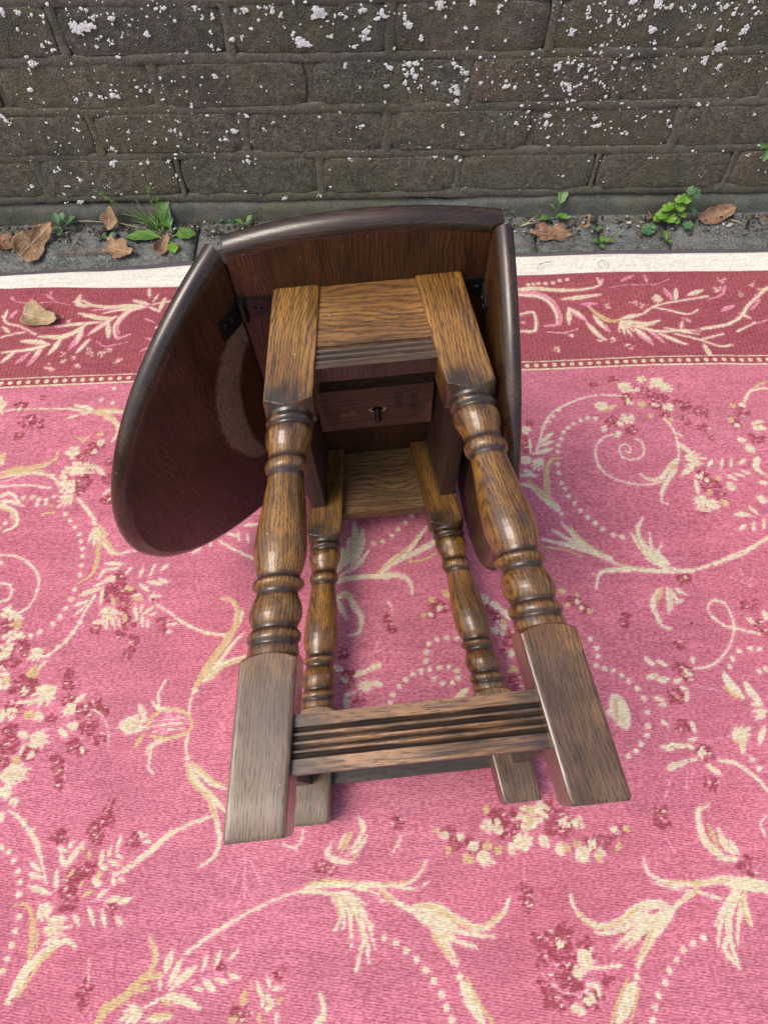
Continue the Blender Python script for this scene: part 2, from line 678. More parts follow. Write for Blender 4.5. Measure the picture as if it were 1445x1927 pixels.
bC6 362,606
bC6 344,616
bC4 369,625
bB12 359,630
bB9 385,611
fC12 340,664 359,652
fG8 351,650 370,660
dC 335,637 323,638 312,634 300,628 291,621 283,613 278,601 272,589 270,578 266,556 266,542 267,525 271,515 274,503 280,491 287,479 295,468 304,458 313,448 326,440 338,435
bB7 234,634
bB10 223,586
bB6 224,605
bC7 228,618
bC8 221,564
fC6 267,612 246,595
fC6 266,597 245,590
fC7 262,583 233,576
fC5 231,602 230,579
fC9 245,567 230,549
fC6 214,549 229,543
fC6 210,540 234,539
tG8 246,506 246,524 249,548 258,565 273,566
tC11 256,483 241,501 226,519 211,525
fG7 220,531 237,507 255,492
dC 260,476
tC8 293,418 276,432 268,446 258,460
tC8 315,404 288,416 256,427 227,436
tC7 297,413 266,432 244,450
lG3 269,454 285,429 306,410
lG3 226,425 254,419 277,408
fB4 269,438 280,427
tC8 385,394 366,419 360,443 371,465
tC7 376,394 359,419 351,441
tC6 390,394 375,416 376,440
tC5 392,393 382,410 389,423
lG2.5 358,449 358,424 370,400
lC3.5 536,427 517,417 492,404 455,392
bB11 472,533
bB14 482,511
bB10 489,499
bB10 472,521
bC5 466,530
bC3 475,523
fC5 491,556 483,546
fC5 507,559 501,541
fC4 521,559 516,543
fC6 539,557 530,549
fC6 506,532 518,522
fC5 516,534 530,528
fC5 530,537 544,530
lP2 489,538 531,540
fC6 459,524 458,500
bG5 493,524
bG6 491,485
bG4 475,503
bC6 508,512
fC10 466,497 451,477
fC10 469,491 480,474
fC6 451,476 470,473
bB7 457,470
bB11 558,641
bB10 547,621
bB12 567,595
bC5 564,656
bC12 577,617
bC5 545,592
bC8 554,576
bC3 546,618
bG5 538,628
bG4 548,655
lC4 569,664 582,681 598,687 610,687
lG4 593,691 614,701
tC8 559,557 552,542 564,527
fC6 548,518 561,515
fC9 539,492 553,486
fC6 501,467 518,464
fC5 509,470 523,464
fC6 524,478 533,466
fC6 512,450 501,442
fC5 525,455 520,440
fC5 540,458 535,443
lP2 519,461 546,463
tC7 250,906 281,908 326,902 362,903 388,911 387,927
fP9 388,913 395,925
tP11 250,898 280,895 299,882 310,854 309,830 284,824
tC6 250,894 279,890 298,876 306,850 305,829
fC8 320,882 353,885 386,890
fP8 351,869 376,870
fC8 329,861 324,828
fP12 329,861 354,833
fC6 329,861 352,839
fG9 362,864 376,844 392,832 410,833
fP11 367,840 388,809
fC7 367,844 382,813
fC8 353,829 369,802 379,792
fC8 410,835 447,844
fC9 409,831 421,800
fC9 415,831 448,822 473,830
fP13 429,815 451,780
fC7 429,815 450,788
fP8 447,815 472,782
tC5 430,819 465,807 504,809 536,808
fC7 465,803 498,783 508,779
fC5 479,814 531,801
lC3 493,802 531,788 559,774 580,777
fC8 534,778 539,752
lC3 531,788 571,800
lC5 539,812 582,820 610,837 629,861 671,900
lP5 647,884 650,872 632,852
fC6 610,845 624,833
lC3 596,805 630,823
lP3 630,821 651,828
lC3 450,846 471,861 500,870 531,876 566,883
lC3 468,859 496,852 524,844 542,853
fC9 480,887 478,867
fP10 496,901 504,876
fC7 516,901 509,872
fC8 560,897 533,886
tP5 602,906 590,886 564,875
bc7 585,898
bc7 521,832
bc6 391,864
bc7 391,794
bc9 413,778
bc5 370,792
bc6 298,774
bc5 326,803
bc8 440,870
bc6 451,864
bc6 599,919
bc7 623,885
bc6 645,909
fP9 581,850 605,861
fC5 511,828 505,813
lP2 402,904 433,911 478,910 508,922
fP7 426,920 449,932
fP6 468,935 470,914
dC 268,917 277,918 286,920 298,919 311,921 323,925 336,927
lC4 247,850 269,853 267,816 243,815
bP4 249,834
lP3 286,812 312,809 336,816
lC6 334,390 359,385 388,383 421,383
tC6 345,387 312,386 296,380 289,361
tC3 312,389 287,381
lC4 314,401 334,391 359,385
fC5 363,402 382,391 407,384
lG2.5 323,395 351,389
lC3 417,383 442,389 482,404 507,414 537,429
bB10 404,369
bB7 412,372
tC7 370,355 359,338 362,318 366,306 376,303
fC9 383,360 382,337 377,325
fC6 394,357 406,349
fG7 376,360 364,338
fC5 400,342 389,337
fC6 387,357 393,339
bB7 321,322
bB6 317,312
lP1.5 323,351 322,329
lC2.8 487,293 462,301 445,306 432,321 432,333 441,341 453,336 458,323 458,303 448,282 432,264 411,252 395,251
dC 270,292 276,280 276,269 272,258 282,254 292,251 301,244 309,237 318,227 323,215 324,199 321,182 318,171 309,161 301,153 291,147 456,271 471,274 482,273 445,262 439,251 474,244 483,247
bB7 382,280
bB12 384,243
bB8 377,250
bB10 362,217
bB9 363,180
bB12 383,149
bB9 381,115
bB9 316,84
bB8 481,329
bB6 495,334
bB8 491,307
bB6 495,295
fC6 477,315 487,307
fC8 502,324 502,312
fC7 335,266 344,256
fC6 348,262 360,255
fC7 332,240 346,244
fC8 345,237 360,238
fC6 364,234 374,237
fC5 395,267 394,256
bC6 384,245
bC4 379,149
fC6 336,215 347,212
fC5 340,206 350,208
fC6 379,223 375,210
fC5 371,227 380,225
fC12 429,244 434,228 445,212
fG5 424,226 442,211
fC10 452,232 457,218 465,205
fC6 454,205 464,202
fC6 452,195 469,196
fC7 453,186 468,194
fC14 421,164 441,175
fC8 432,166 427,147
fC7 461,177 449,157
fG5 419,163 433,159
lP2 388,231 419,222
lP2 386,161 420,168
fC5 339,189 346,181
fC6 375,186 377,173
fC5 367,164 377,167
fC7 332,158 346,154
fC7 343,160 360,157
fC5 362,159 372,155
fC8 335,132 347,138
fC7 346,135 360,141
fC5 364,141 373,143
fC7 382,136 396,124
lC4 398,140 416,136 433,121 444,106
dC 436,140 442,129
lP2 344,126 328,118
lP2 334,118 324,99
lP2 358,129 350,106
lP2 368,137 359,117
lP2 486,383 494,359
lP2 506,385 494,359
lP2 471,373 492,359
fC24 288,219 294,181
fG6 288,216 284,184
fC8 275,200 284,197
bB8 261,341
bB6 270,333
bB7 250,343
bC2 261,343
bC2 265,334
bG4 243,359
bG3 261,353
bG2 276,329
bG3 247,339
bB18 138,76
bB11 128,84
bB18 197,77
bB10 209,84
bB11 101,58
bB10 81,61
bB8 73,70
bB10 234,56
bB10 247,56
bB8 265,68
bB12 153,68
bB10 188,90
bC7 130,75
bC7 117,77
bC7 205,78
bC7 221,77
bC14 163,83
bC12 177,90
bC5 99,56
bC6 141,52
bC6 196,51
bC6 240,44
bC4 68,69
bC5 232,54
bC4 86,66
bC3 260,69
fC14 146,56 166,63
fC12 176,63 183,54
fC10 103,48 120,40
fC12 213,40 230,49
bG6 92,43
bG3 72,52
bG3 60,73
bG5 115,57
bG4 127,52
bG5 167,93
bG4 204,52
bG4 216,57
bG4 239,41
bG3 262,51
bG3 274,70
bG4 118,93
bG5 165,80
bB10 317,78
bB11 402,28
bB9 151,9
bB9 152,-2
lP2 317,59 324,44
lP2 155,39 152,18
tC8 376,38 361,53 358,72 361,87 373,91
fC8 378,67 382,50 390,40
fC6 388,54 395,40
fG6 368,72 374,43
fC6 370,36 394,35
lC2.5 435,78 427,70 429,58
tC7 417,10 375,15 341,12 310,14 291,24 288,38
tC3 341,4 316,8 292,15
lC3 341,4 363,-3
lC8 374,12 415,4
lG2.5 313,16 354,13 378,17
fC8 393,5 387,-9 391,-31
lG3 393,5 385,-11 388,-28
tC8 386,5 370,-15 364,-37 366,-66
tC6 383,5 362,-15 352,-27
tC6 385,3 360,-23 349,-47
tC6 388,-4 377,-26 371,-45
fC6 368,-32 356,-49 366,-67
lC5 339,6 324,-2 307,-13 288,-30
lG3 342,7 322,-3
tC8 307,-11 293,-6 271,-10 249,-22 223,-24 205,-10 201,5
tC6 281,-14 250,-29 222,-31
tC7 285,-17 262,-32 239,-46
tC7 296,-15 272,-32 252,-46
tC10 307,-13 284,-34 271,-49 261,-63
lG3 205,-10 223,-27 251,-21 271,-10
lG3 283,-30 272,-47 260,-57
fB5 279,-28 270,-38
dC 259,-71
fC14 256,-76 246,-90 232,-110
lG4 249,-73 235,-93 225,-110
lG3 259,-80 252,-96 244,-111
dC 336,-39 324,-43 312,-49 303,-58 294,-67 287,-78 278,-88 272,-98 267,-109
tC8 43,-1 58,-4 77,-15 102,-23 126,-10 134,4
tC6 50,-4 74,-24 114,-32
tC7 45,-6 66,-30 95,-41
tC7 42,-10 56,-24 74,-54
lG3 58,-6 77,-18 99,-22 126,-10
fB5 55,-21 65,-35
dC 75,-66 41,-60 48,-70 55,-82 60,-92 64,-102
fC14 77,-71 84,-85 96,-107
lG4 83,-69 93,-89 106,-107
bB18 180,-40
bB14 189,-34
bB7 158,-35
bB14 166,-52
bB11 209,-45
bB13 168,-73
bB11 171,-90
bB10 212,-91
bB13 190,-76
bB6 229,-75
bB12 188,-57
bB10 193,-88
fC14 202,-47 214,-62
bC6 199,-66
bC7 205,-88
bC4 196,-99
bC3 190,-96
bC3 183,-40
lC3 192,-65 211,-63 244,-61
lC5 207,-76 216,-78 217,-86
lP3 159,-65 175,-80 193,-84 216,-79
fC12 -30,469 -28,444 -32,417 -52,401
fC10 -19,459 -21,431 -35,403
fC9 -37,444 -41,417 -52,403
fC7 -11,426 -24,407 -50,389
fC8 -46,430 -48,408 -54,394
lC7 -54,383 -28,387 -2,388 15,387
tC7 -2,388 28,389 43,379 46,361
tC8 6,394 24,411 47,429 71,461
lC8 20,406 33,413 55,422 80,436
lG3 2,394 20,408 42,427
lG3 44,408 66,411 79,419
fB4 66,446 54,429
dC -4,436 9,439 21,447 31,457 41,467 50,478
tC7 -54,357 -41,363 -31,347 -22,329 -25,311 -39,306
fC7 -52,354 -41,329
fC8 -37,354 -20,331
fG5 -50,361 -33,361
bB6 13,327
bB7 17,315
bB9 77,346
bB6 70,333
bB8 89,341
lC1.4 11,354 18,343 19,328
bG6 91,359
bG4 71,353
bG3 59,332
bC3 69,332
bC3 81,341
dC 100,299 87,300 75,298 64,292 60,281 59,270 87,261 76,261 63,259 52,257 42,254 32,247 24,239 16,229 12,219 68,247 78,241 90,241 98,247 97,256
bB12 -42,251
bB8 -46,282
bB7 -26,222
bC4 -44,249
fC8 2,268 -15,260
fC7 -15,260 -32,253
fC8 3,241 -12,245
fC9 -10,239 -28,242
fC8 -58,266 -46,261
lP2 2,306 -9,277
lP2 -9,277 -25,261
lP2 12,291 -13,279
tC5 -41,215 -42,229 -32,233
bC6 139,351
bC5 153,342
bC11 156,311
bC5 167,276
bB11 163,302
bB7 153,326
bB9 163,280
bB11 169,241
bB6 144,337
bG6 166,255
bG4 161,317
fC8 155,342 172,321
fC8 108,232 93,223
"""
# ---- lichen spots on the wall (mm): x, z, radius
LICHEN = """-405,344,8.1 -413,343,8.1 -397,345,8.0 -418,345,5.2 -362,355,5.2 -320,335,5.3 -494,297,6.4 -487,298,3.0 -511,261,4.6 -503,365,5.1 -483,363,4.6 -453,359,2.8 -248,366,3.7 -291,366,2.8 -299,366,3.3 -241,278,4.0 -395,251,6.7 -388,249,4.1 -413,249,4.1 -449,246,4.1 -426,254,3.1 -339,257,3.1 -352,258,2.8 -228,193,5.4 -239,193,2.7 -244,179,3.3 -252,179,2.7 -206,217,3.7 -570,221,4.7 -567,215,4.2 -182,363,5.2 -206,326,4.4 -193,327,2.9 -236,318,3.4 -234,336,2.9 -240,355,2.8 -226,354,2.8 -457,325,2.9 -469,321,3.4 -457,315,2.9 -375,327,2.9 -423,168,4.4 -466,198,3.7 -432,141,5.6 -426,145,3.3 -375,143,3.4 -387,140,3.4 -529,129,3.4 -520,135,2.8 -494,112,4.0 -576,102,4.0 -518,102,3.4 -216,143,3.9 -529,86,2.9 -534,70,2.6 -508,72,4.7 -512,71,2.6 -483,80,2.6 -391,365,2.8 -391,356,2.8 -384,358,2.8 -383,332,1.9 -356,331,2.2 -340,347,2.1 -390,194,2.7 -310,210,2.7 -311,189,3.2 -324,194,2.4 -342,143,2.8 -228,313,2.4 -272,309,2.5 -84,359,9.0 -89,363,5.2 -78,355,4.7 -146,362,5.2 -135,357,3.3 -111,320,10.2 -23,333,6.3 -26,325,4.4 -20,324,3.4 0,356,6.2 -7,350,4.3 5,352,3.3 -25,361,5.7 -39,314,4.4 -122,332,3.9 -70,328,3.9 -57,356,3.3 -49,352,2.4 78,366,7.5 31,350,4.8 36,341,5.8 54,325,4.4 120,369,4.7 157,363,3.3 157,356,2.9 129,336,2.9 115,336,2.7 11,285,5.0 38,290,6.0 48,290,5.5 43,280,5.1 35,275,4.1 33,264,3.6 47,272,5.1 39,254,3.1 57,258,2.6 77,262,4.6 121,276,5.1 122,265,3.1 107,256,4.7 109,248,6.3 101,250,3.7 110,235,4.2 102,290,4.0 107,286,3.0 143,261,3.6 181,255,4.7 -53,288,4.0 5,259,3.1 -30,198,3.8 92,196,2.7 122,183,3.3 118,142,4.0 126,138,2.6 -166,72,4.7 -104,75,3.6 -53,143,2.8 -21,143,2.0 -64,220,2.1 4,235,2.6 -95,214,2.1 -166,206,2.1 -183,196,2.7 83,144,2.6 97,141,2.0 95,368,2.4 186,257,3.1 -94,353,2.8 -153,365,2.3 -164,365,2.3 277,360,3.1 277,353,2.9 278,347,2.9 259,333,3.5 262,327,4.0 264,331,2.5 309,344,4.4 306,355,2.9 324,339,2.9 321,345,2.2 350,347,4.4 352,350,2.9 355,355,2.4 373,331,5.9 371,327,3.0 388,360,4.3 367,365,6.2 372,364,3.4 334,366,5.3 462,358,3.4 463,361,2.4 476,350,3.4 477,356,2.4 437,333,3.2 465,330,3.2 500,329,5.5 502,333,3.5 507,349,3.2 474,308,7.1 474,302,4.1 478,312,3.5 461,290,5.1 462,284,3.1 485,281,4.2 483,278,2.6 525,287,3.1 308,301,3.3 346,308,2.8 353,297,2.3 254,282,4.6 249,285,3.1 265,288,3.6 272,288,3.1 286,284,4.1 283,279,3.1 276,250,5.3 263,258,4.2 271,257,3.7 286,255,2.6 250,210,5.5 252,197,5.5 325,205,4.4 333,193,5.0 326,193,3.3 381,179,3.4 446,190,3.6 440,199,3.3 477,224,3.5 437,276,2.9 221,217,2.7 297,366,2.9 205,198,3.9 490,223,2.5 258,174,2.8 263,160,2.6 399,205,2.8 346,279,3.1 366,279,2.6 331,280,2.3 570,207,2.5 545,147,2.0 588,138,2.3 334,133,1.7 567,256,2.1 336,339,2.2 419,360,2.9 404,355,2.4 423,324,1.7"""
def brace_worn(a, c, ring, pm):
    x, y, z = a.xyz(a.obc()); n_ = a.noise(a.obc(), 70, 3)
    e = a.math('ADD', a.math('ABSOLUTE', x), a.math('MULTIPLY', a.math('SUBTRACT', n_, .5), .035))
    e = a.math('SUBTRACT', e, a.math('MULTIPLY', z, .12))
    c = a.mix(a.math('MULTIPLY', a.rng(e, .0575, .0590), .8), c, (.17, .078, .036))
    for px, pz, r_ in ((-.036, -.010, .0075), (-.026, -.008, .006), (-.037, -.018, .004)):
        d = a.math('SQRT', a.math('ADD', a.math('POWER', a.math('SUBTRACT', x, px), 2.0), a.math('POWER', a.math('SUBTRACT', z, pz), 2.0)))
        c = a.mix(a.rng(a.math('ADD', d, a.math('MULTIPLY', a.math('SUBTRACT', n_, .5), .012)), r_*.75, r_, .8, 0), c, (.20, .09, .036))
    return c
M['brace'] = oak('pine_brace', (.125, .064, .032), (.092, .046, .024), (.030, .015, .010), axis='X', rough=.7, coat=0, pore=.3, worn=brace_worn)

def mark_worn(a, c, ring, pm):
    # pale scraped crescent on the underside of the open leaf
    x, y, z = a.xyz(a.obc()); n_ = a.noise(a.obc(), 60, 3); n2 = a.noise(a.obc(), 260, 3)
    def ell(cz, rx, rz):
        q1 = a.math('POWER', a.math('DIVIDE', x, rx), 2.0); q2 = a.math('POWER', a.math('DIVIDE', a.math('SUBTRACT', z, cz), rz), 2.0)
        return a.math('ADD', a.math('SQRT', a.math('ADD', q1, q2)), a.math('MULTIPLY', a.math('SUBTRACT', n_, .5), .16))
    m = a.math('MULTIPLY', a.rng(ell(.020, .071, .124), .95, 1.03, 1, 0), a.rng(ell(-.004, .038, .112), .90, 1.06))
    m = a.math('MULTIPLY', m, a.rng(n2, .25, .6, .55, 1))
    c = a.mix(a.math('MULTIPLY', m, .75), c, (.30, .205, .13))
    return a.mix(a.math('MULTIPLY', a.rng(ell(-.004, .038, .112), .75, .95, 1, 0), .4), c, (.085, .026, .009))
M['under_left'] = oak('oak_underside_marked', (.088, .0290, .0066), (.050, .0170, .0045), (.011, .0045, .0025), axis='Z', rough=.45, pore=.55, coat=.12, spec=.3, streak=.4, worn=mark_worn)
def simple(name, col, rough=.6, nscale=80, var=.35, bump=.2, bd=.001, metal=0.0, **kw):
    a = N(name); co = a.vadd(a.obc(), a.rand_off()); n_ = a.noise(co, nscale, 4, .6)
    c = a.mix(a.rng(n_, .3, .7), tuple(x*(1-var) for x in col), tuple(min(1, x*(1+var)) for x in col))
    return a.out(c, rough, a.bump(n_, bump, bd), Metallic=metal, **kw)
M['iron'] = simple('blackened_iron', (.020, .019, .019), .42, 300, .5, .3, .0005, .6)
M['steel'] = simple('dark_screw', (.05, .05, .05), .3, 400, .4, .2, .0003, .9)
M['pale'] = simple('fresh_wood', (.42, .30, .22), .7, 300)
M['hole'] = simple('hole_shade_and_crumb', (.012, .009, .008), .9)  # near-black: painted shade inside the brace pocket, also the crumbs' own colour
M['pencil'] = simple('pencil_line', (.028, .020, .020), .8)

# ================================================================ STRUCTURE
# ---- ground and pavement
def ground_mat(name, c1, c2):
    a = N(name); co = a.obc()
    n1 = a.noise(co, 9, 3); n2 = a.noise(co, 70, 3, .65); n3 = a.noise(co, 300, 3, .7)
    c = a.mix(a.rng(n2, .33, .68), c1, c2); c = a.mix(a.rng(n1, .4, .7, 0, .5), c, (.050, .056, .040))
    c = a.mix(a.rng(n3, .55, .64, 0, .9), c, (.26, .26, .25)); c = a.mix(a.rng(n3, .34, .44, .85, 0), c, (.018, .018, .017))
    v = a.vor(co, 110); c = a.mix(a.rng(v.outputs['Distance'], .10, .20, .7, 0), c, a.mix(v.outputs['Color'], (.30, .30, .29), (.08, .07, .06)))
    return a.out(c, .93, a.bump(a.math('ADD', n3, n2), .8, .003))
M['ground'] = ground_mat('earth_ground', (.05, .047, .04), (.085, .08, .07))
M['slab'] = ground_mat('concrete_slab', (.080, .084, .080), (.175, .182, .172))
bm = bmesh.new(); bmesh.ops.create_grid(bm, x_segments=40, y_segments=40, size=30)
tag(obj('ground', bm, M['ground'], m=Matrix.Translation((0, 0, -.016))), kind='structure')
pav = tag(empty('pavement'), kind='structure')
edges = [-1.62, -1.18, -.78, -.33, .02, .272, .387, .508, .80, 1.12, 1.60]
for k in range(len(edges)-1):
    x0, x1 = edges[k]+.003, edges[k+1]-.003; nx, ny = max(4, int((x1-x0)/.014)), 26
    v, f = [], []
    for j in range(ny+1):
        for i in range(nx+1):
            x = x0+(x1-x0)*i/nx; y = .955+(1.135-.955)*j/ny
            e = min(i, nx-i, 2)/2.0; z = -.0105+.0055*min(1, max(0, (y-.99)/.02))+.0022*mnoise.noise(Vector((x*22, y*22, 3)))+.0012*mnoise.noise(Vector((x*90, y*90, 8)))-.004*(1-e)**2
            z += .010*max(0, (y-1.05)/.085)*(.3+.7*max(0, min(1, (x+.2)/.6)))
            v.append((x, y, z))
    for j in range(ny):
        for i in range(nx): q0 = j*(nx+1)+i; f.append((q0, q0+1, q0+nx+2, q0+nx+1))
    b0 = len(v); rim = [i for i in range(nx+1)]+[j*(nx+1)+nx for j in range(1, ny+1)]+[ny*(nx+1)+i for i in range(nx-1, -1, -1)]+[j*(nx+1) for j in range(ny-1, 0, -1)]
    for i in rim: v.append((v[i][0], v[i][1], -.03))
    for i in range(len(rim)): a_, b_ = i, (i+1) % len(rim); f.append((rim[b_], rim[a_], b0+a_, b0+b_))
    obj('paving_slab', pydata('paving_slab', v, f, True), M['slab'], pav)

# ---- old brick wall
K = 1.036
WM = Matrix.Translation((0, 1.05225*K, 0)) @ Matrix.Rotation(rad(1.05), 4, 'Z')
wall = empty('brick_wall', WM); tag(wall, 'weathered dark brick garden wall speckled with white lichen behind the rug', 'wall')
def weather(a, c):
    """grime, algae and pale weathering that run on across bricks and joints alike (wall position)"""
    g_ = a.n('ShaderNodeNewGeometry').outputs['Position']
    n1 = a.noise(g_, 9, 3, .6); n2 = a.noise(g_, 26, 3, .6); n3_ = a.noise(a.vadd(g_, (3, 1, 7)), 14, 3, .6)
    c = a.mix(a.rng(n1, .44, .66, 0, .75), c, (.104, .102, .057))
    c = a.mix(a.rng(n2, .52, .70, 0, .55), c, (.142, .145, .118))
    c = a.mix(a.rng(n3_, .50, .68, 0, .70), c, (.062, .064, .053))
    return c
def brick_mat():
    a = N('old_brick'); co = a.vadd(a.obc(), a.rand_off()); oi = a.n('ShaderNodeObjectInfo')
    n2 = a.noise(co, 90, 3, .65); n3 = a.noise(co, 480, 2, .65)
    base = a.ramp(oi.outputs['Random'], [(0, (.098, .096, .076)), (.35, (.128, .116, .082)), (.65, (.094, .096, .076)), (1, (.150, .112, .080))])
    c = a.mix(a.rng(n2, .35, .7), a.vmul(base, (.70, .70, .70)), a.vmul(base, (1.25, 1.25, 1.25)))
    c = weather(a, c)
    c = a.mix(a.rng(n3, .56, .68, 0, .55), c, (.34, .32, .27)); c = a.mix(a.rng(n3, .32, .45, .9, 0), c, (.026, .024, .021))
    h = a.math('ADD', a.math('MULTIPLY', n3, .6), n2)
    return a.out(c, .95, a.bump(h, 1.0, .0032), Specular_IOR_Level=.25)
M['brick'] = brick_mat()
def mortar_mat():
    a = N('old_mortar'); co = a.obc(); n2 = a.noise(co, 130, 3, .7); n3 = a.noise(co, 560, 2, .6)
    c = a.mix(a.rng(n2, .35, .68), (.086, .082, .066), (.140, .133, .106)); c = weather(a, c)
    c = a.mix(a.rng(n3, .57, .68, 0, .5), c, (.38, .36, .31)); c = a.mix(a.rng(n3, .30, .42, .7, 0), c, (.035, .032, .027))
    return a.out(c, .96, a.bump(a.math('ADD', n2, a.math('MULTIPLY', n3, .5)), .8, .0025), Specular_IOR_Level=.2)
M['mortar'] = mortar_mat()
PIT, LEN, Z0, JX = .0777, .2331, -.0320, .0108
rnd = random.Random(4)
def n3(x, y, z): return mnoise.noise(Vector((x, y, z)))
def wob(x, r, s): return .0016*n3(x*9, r*3.7, s)+.0007*n3(x*45, r*5.1, s)
def make_brick(L, H, seed, cx, r):
    nx, nz = 22, 8; v, f = [], []
    def ed(i, n): return min(i, n-i)
    xs = [-L/2+L*(i/nx) for i in range(nx+1)]; zs = [-H/2+H*(j/nz) for j in range(nz+1)]
    # pull the outer rows towards the arris so that it rounds off tightly
    xs[1] = -L/2+.0026; xs[-2] = L/2-.0026; zs[1] = -H/2+.0024; zs[-2] = H/2-.0024
    for j in range(nz+1):
        for i in range(nx+1):
            x, z = xs[i], zs[j]; e = min(ed(i, nx), ed(j, nz))
            corner = max(0, abs(x)-(L/2-.012))/.012*max(0, abs(z)-(H/2-.012))/.012
            y = .0006*n3(x*40+seed, z*40, seed)+.0006*n3(x*13, z*13+seed, 2)
            if e == 0: y += .0006+.0018*n3(x*70, z*70, seed+5)
            y += .004*corner
            xo = x*(1-.02*corner)
            zo = z*(1-.05*corner)+(wob(cx+x, r+(1 if z > 0 else 0), 1)*abs(z)/(H/2))
            v.append((xo+.0008*n3(z*60, seed, 9)*(abs(x) > L/2-.006), y, zo))
    for j in range(nz):
        for i in range(nx): q0 = j*(nx+1)+i; f.append((q0, q0+1, q0+nx+2, q0+nx+1))
    rim = [i for i in range(nx+1)]+[j*(nx+1)+nx for j in range(1, nz+1)]+[nz*(nx+1)+i for i in range(nx-1, -1, -1)]+[j*(nx+1) for j in range(nz-1, 0, -1)]
    b0 = len(v)
    for i in rim: v.append((v[i][0], .09, v[i][2]))
    for i in range(len(rim)): a_, b_ = i, (i+1) % len(rim); f.append((rim[b_], rim[a_], b0+a_, b0+b_))
    return pydata('brick', v, f, True)
perps = []
for r in range(1, 10):
    ph = JX if r % 2 == 0 else JX-LEN/2
    for k in range(-7, 7):
        jl = ph+LEN*k+rnd.uniform(-.003, .003) if not perps or perps[-1][0] != r else perps[-1][1]
        jr = ph+LEN*(k+1)+rnd.uniform(-.004, .004)
        if not perps or perps[-1][0] != r: perps.append((r, jl))
        perps.append((r, jr))
        L = jr-jl-.0115; cx = (jl+jr)/2; H = .0655+rnd.uniform(-.0015, .0015)
        zc = Z0+PIT*(r+.5)+rnd.uniform(-.001, .001)
        bo = obj('brick', make_brick(L, H, rnd.uniform(0, 50), cx, r), M['brick'], wall, Matrix.Translation((cx, rnd.uniform(-.0007, .0007), zc)) @ Matrix.Rotation(rnd.uniform(-.006, .006), 4, 'Y'))
# mortar: ribbons almost flush with the bricks, cracked away from them along ragged lines
v, f = [], []
def ribbon(pts, hw, depth, seed):
    """pts centre line (x,z), across direction from the line; profile of 7 points"""
    n = len(pts); prof = [(-1, .012), (-.985, .0010), (-.8, .0001), (0, 0), (.8, .0001), (.985, .0010), (1, .012)]; b0 = len(v)
    for i, (x, z) in enumerate(pts):
        a_, b_ = pts[max(i-1, 0)], pts[min(i+1, n-1)]; dx, dz = b_[0]-a_[0], b_[1]-a_[1]; l_ = math.hypot(dx, dz) or 1
        nx_, nz_ = -dz/l_, dx/l_
        for t, d in prof:
            sgn = 1 if t > 0 else -1
            w_ = hw*(1.08+.30*n3(x*38, z*38+seed, sgn*3)+.50*n3(x*8+seed, z*8, sgn*5))
            v.append((x+nx_*t*w_, depth+d+.0010*n3(x*22, z*22, seed+t*.3)+.0006*n3(x*95, z*95, seed), z+nz_*t*w_))
    m_ = len(prof)
    for i in range(n-1):
        for j in range(m_-1): q0 = b0+i*m_+j; f.append((q0, q0+m_, q0+m_+1, q0+1))
for r in range(1, 11):
    pts = [(-1.62+i*.006, Z0+PIT*r+wob(-1.62+i*.006, r, 1)) for i in range(int(3.24/.006))]
    ribbon(pts, .0074, .0001, r*1.7)
for r, x in perps:
    zc = Z0+PIT*(r+.5); hw = rnd.choice((.0074, .0068, .0042, .0076, .0070))
    ribbon([(x+.001*n3(t*5, r, x), zc-.034+.068*t/12) for t in range(13)], hw, rnd.choice((.0000, .0001, .0030, .0002)), x*3+r)
b0 = len(v); v += [(-1.65, .011, -.1), (1.65, .011, -.1), (1.65, .011, .76), (-1.65, .011, .76)]; f.append((b0, b0+1, b0+2, b0+3))
obj('mortar', pydata('mortar', v, f, True), M['mortar'], wall)
# rendered footing along the bottom course
v, f = [], []; nx, nz = 420, 12
for j in range(nz+1):
    for i in range(nx+1):
        x = -1.62+3.24*i/nx; t = j/nz; top = .036+.008*n3(x*5, 1, 7)+.004*n3(x*21, 4, 7)+.002*n3(x*70, 3, 1)
        z = -.05+(top+.05)*t; y = -.0015-.007*(1-t)+.0022*n3(x*12, z*25, 4)+.0014*n3(x*50, z*50, 9)
        if j == nz: y = .006
        elif j == nz-1: y += .0022
        v.append((x, y, z))
for j in range(nz):
    for i in range(nx): q0 = j*(nx+1)+i; f.append((q0, q0+1, q0+nx+2, q0+nx+1))
def foot_mat():
    a = N('rendered_footing'); co = a.obc(); n1 = a.noise(co, 12, 4, .6); n2 = a.noise(co, 150, 4, .7); n3_ = a.noise(co, 650, 2)
    c = a.mix(a.rng(n1, .35, .68), (.075, .078, .068), (.125, .128, .112)); c = a.mix(a.rng(n2, .55, .72, 0, .5), c, (.20, .20, .18))
    c = weather(a, c); c = a.mix(a.rng(n3_, .57, .67, 0, .55), c, (.28, .28, .25)); c = a.mix(a.rng(n3_, .3, .4, .7, 0), c, (.014, .014, .012))
    return a.out(c, .95, a.bump(n2, .7, .002), Specular_IOR_Level=.25)
obj('footing', pydata('footing', v, f, True), foot_mat(), wall)
obj('wall_core', fixn(bmesh.ops.create_cube((bm := bmesh.new()), size=1, matrix=Matrix.Translation((0, .10, .31)) @ Matrix.Diagonal((3.2, .16, .86, 1))) and bm), M['mortar'], wall)
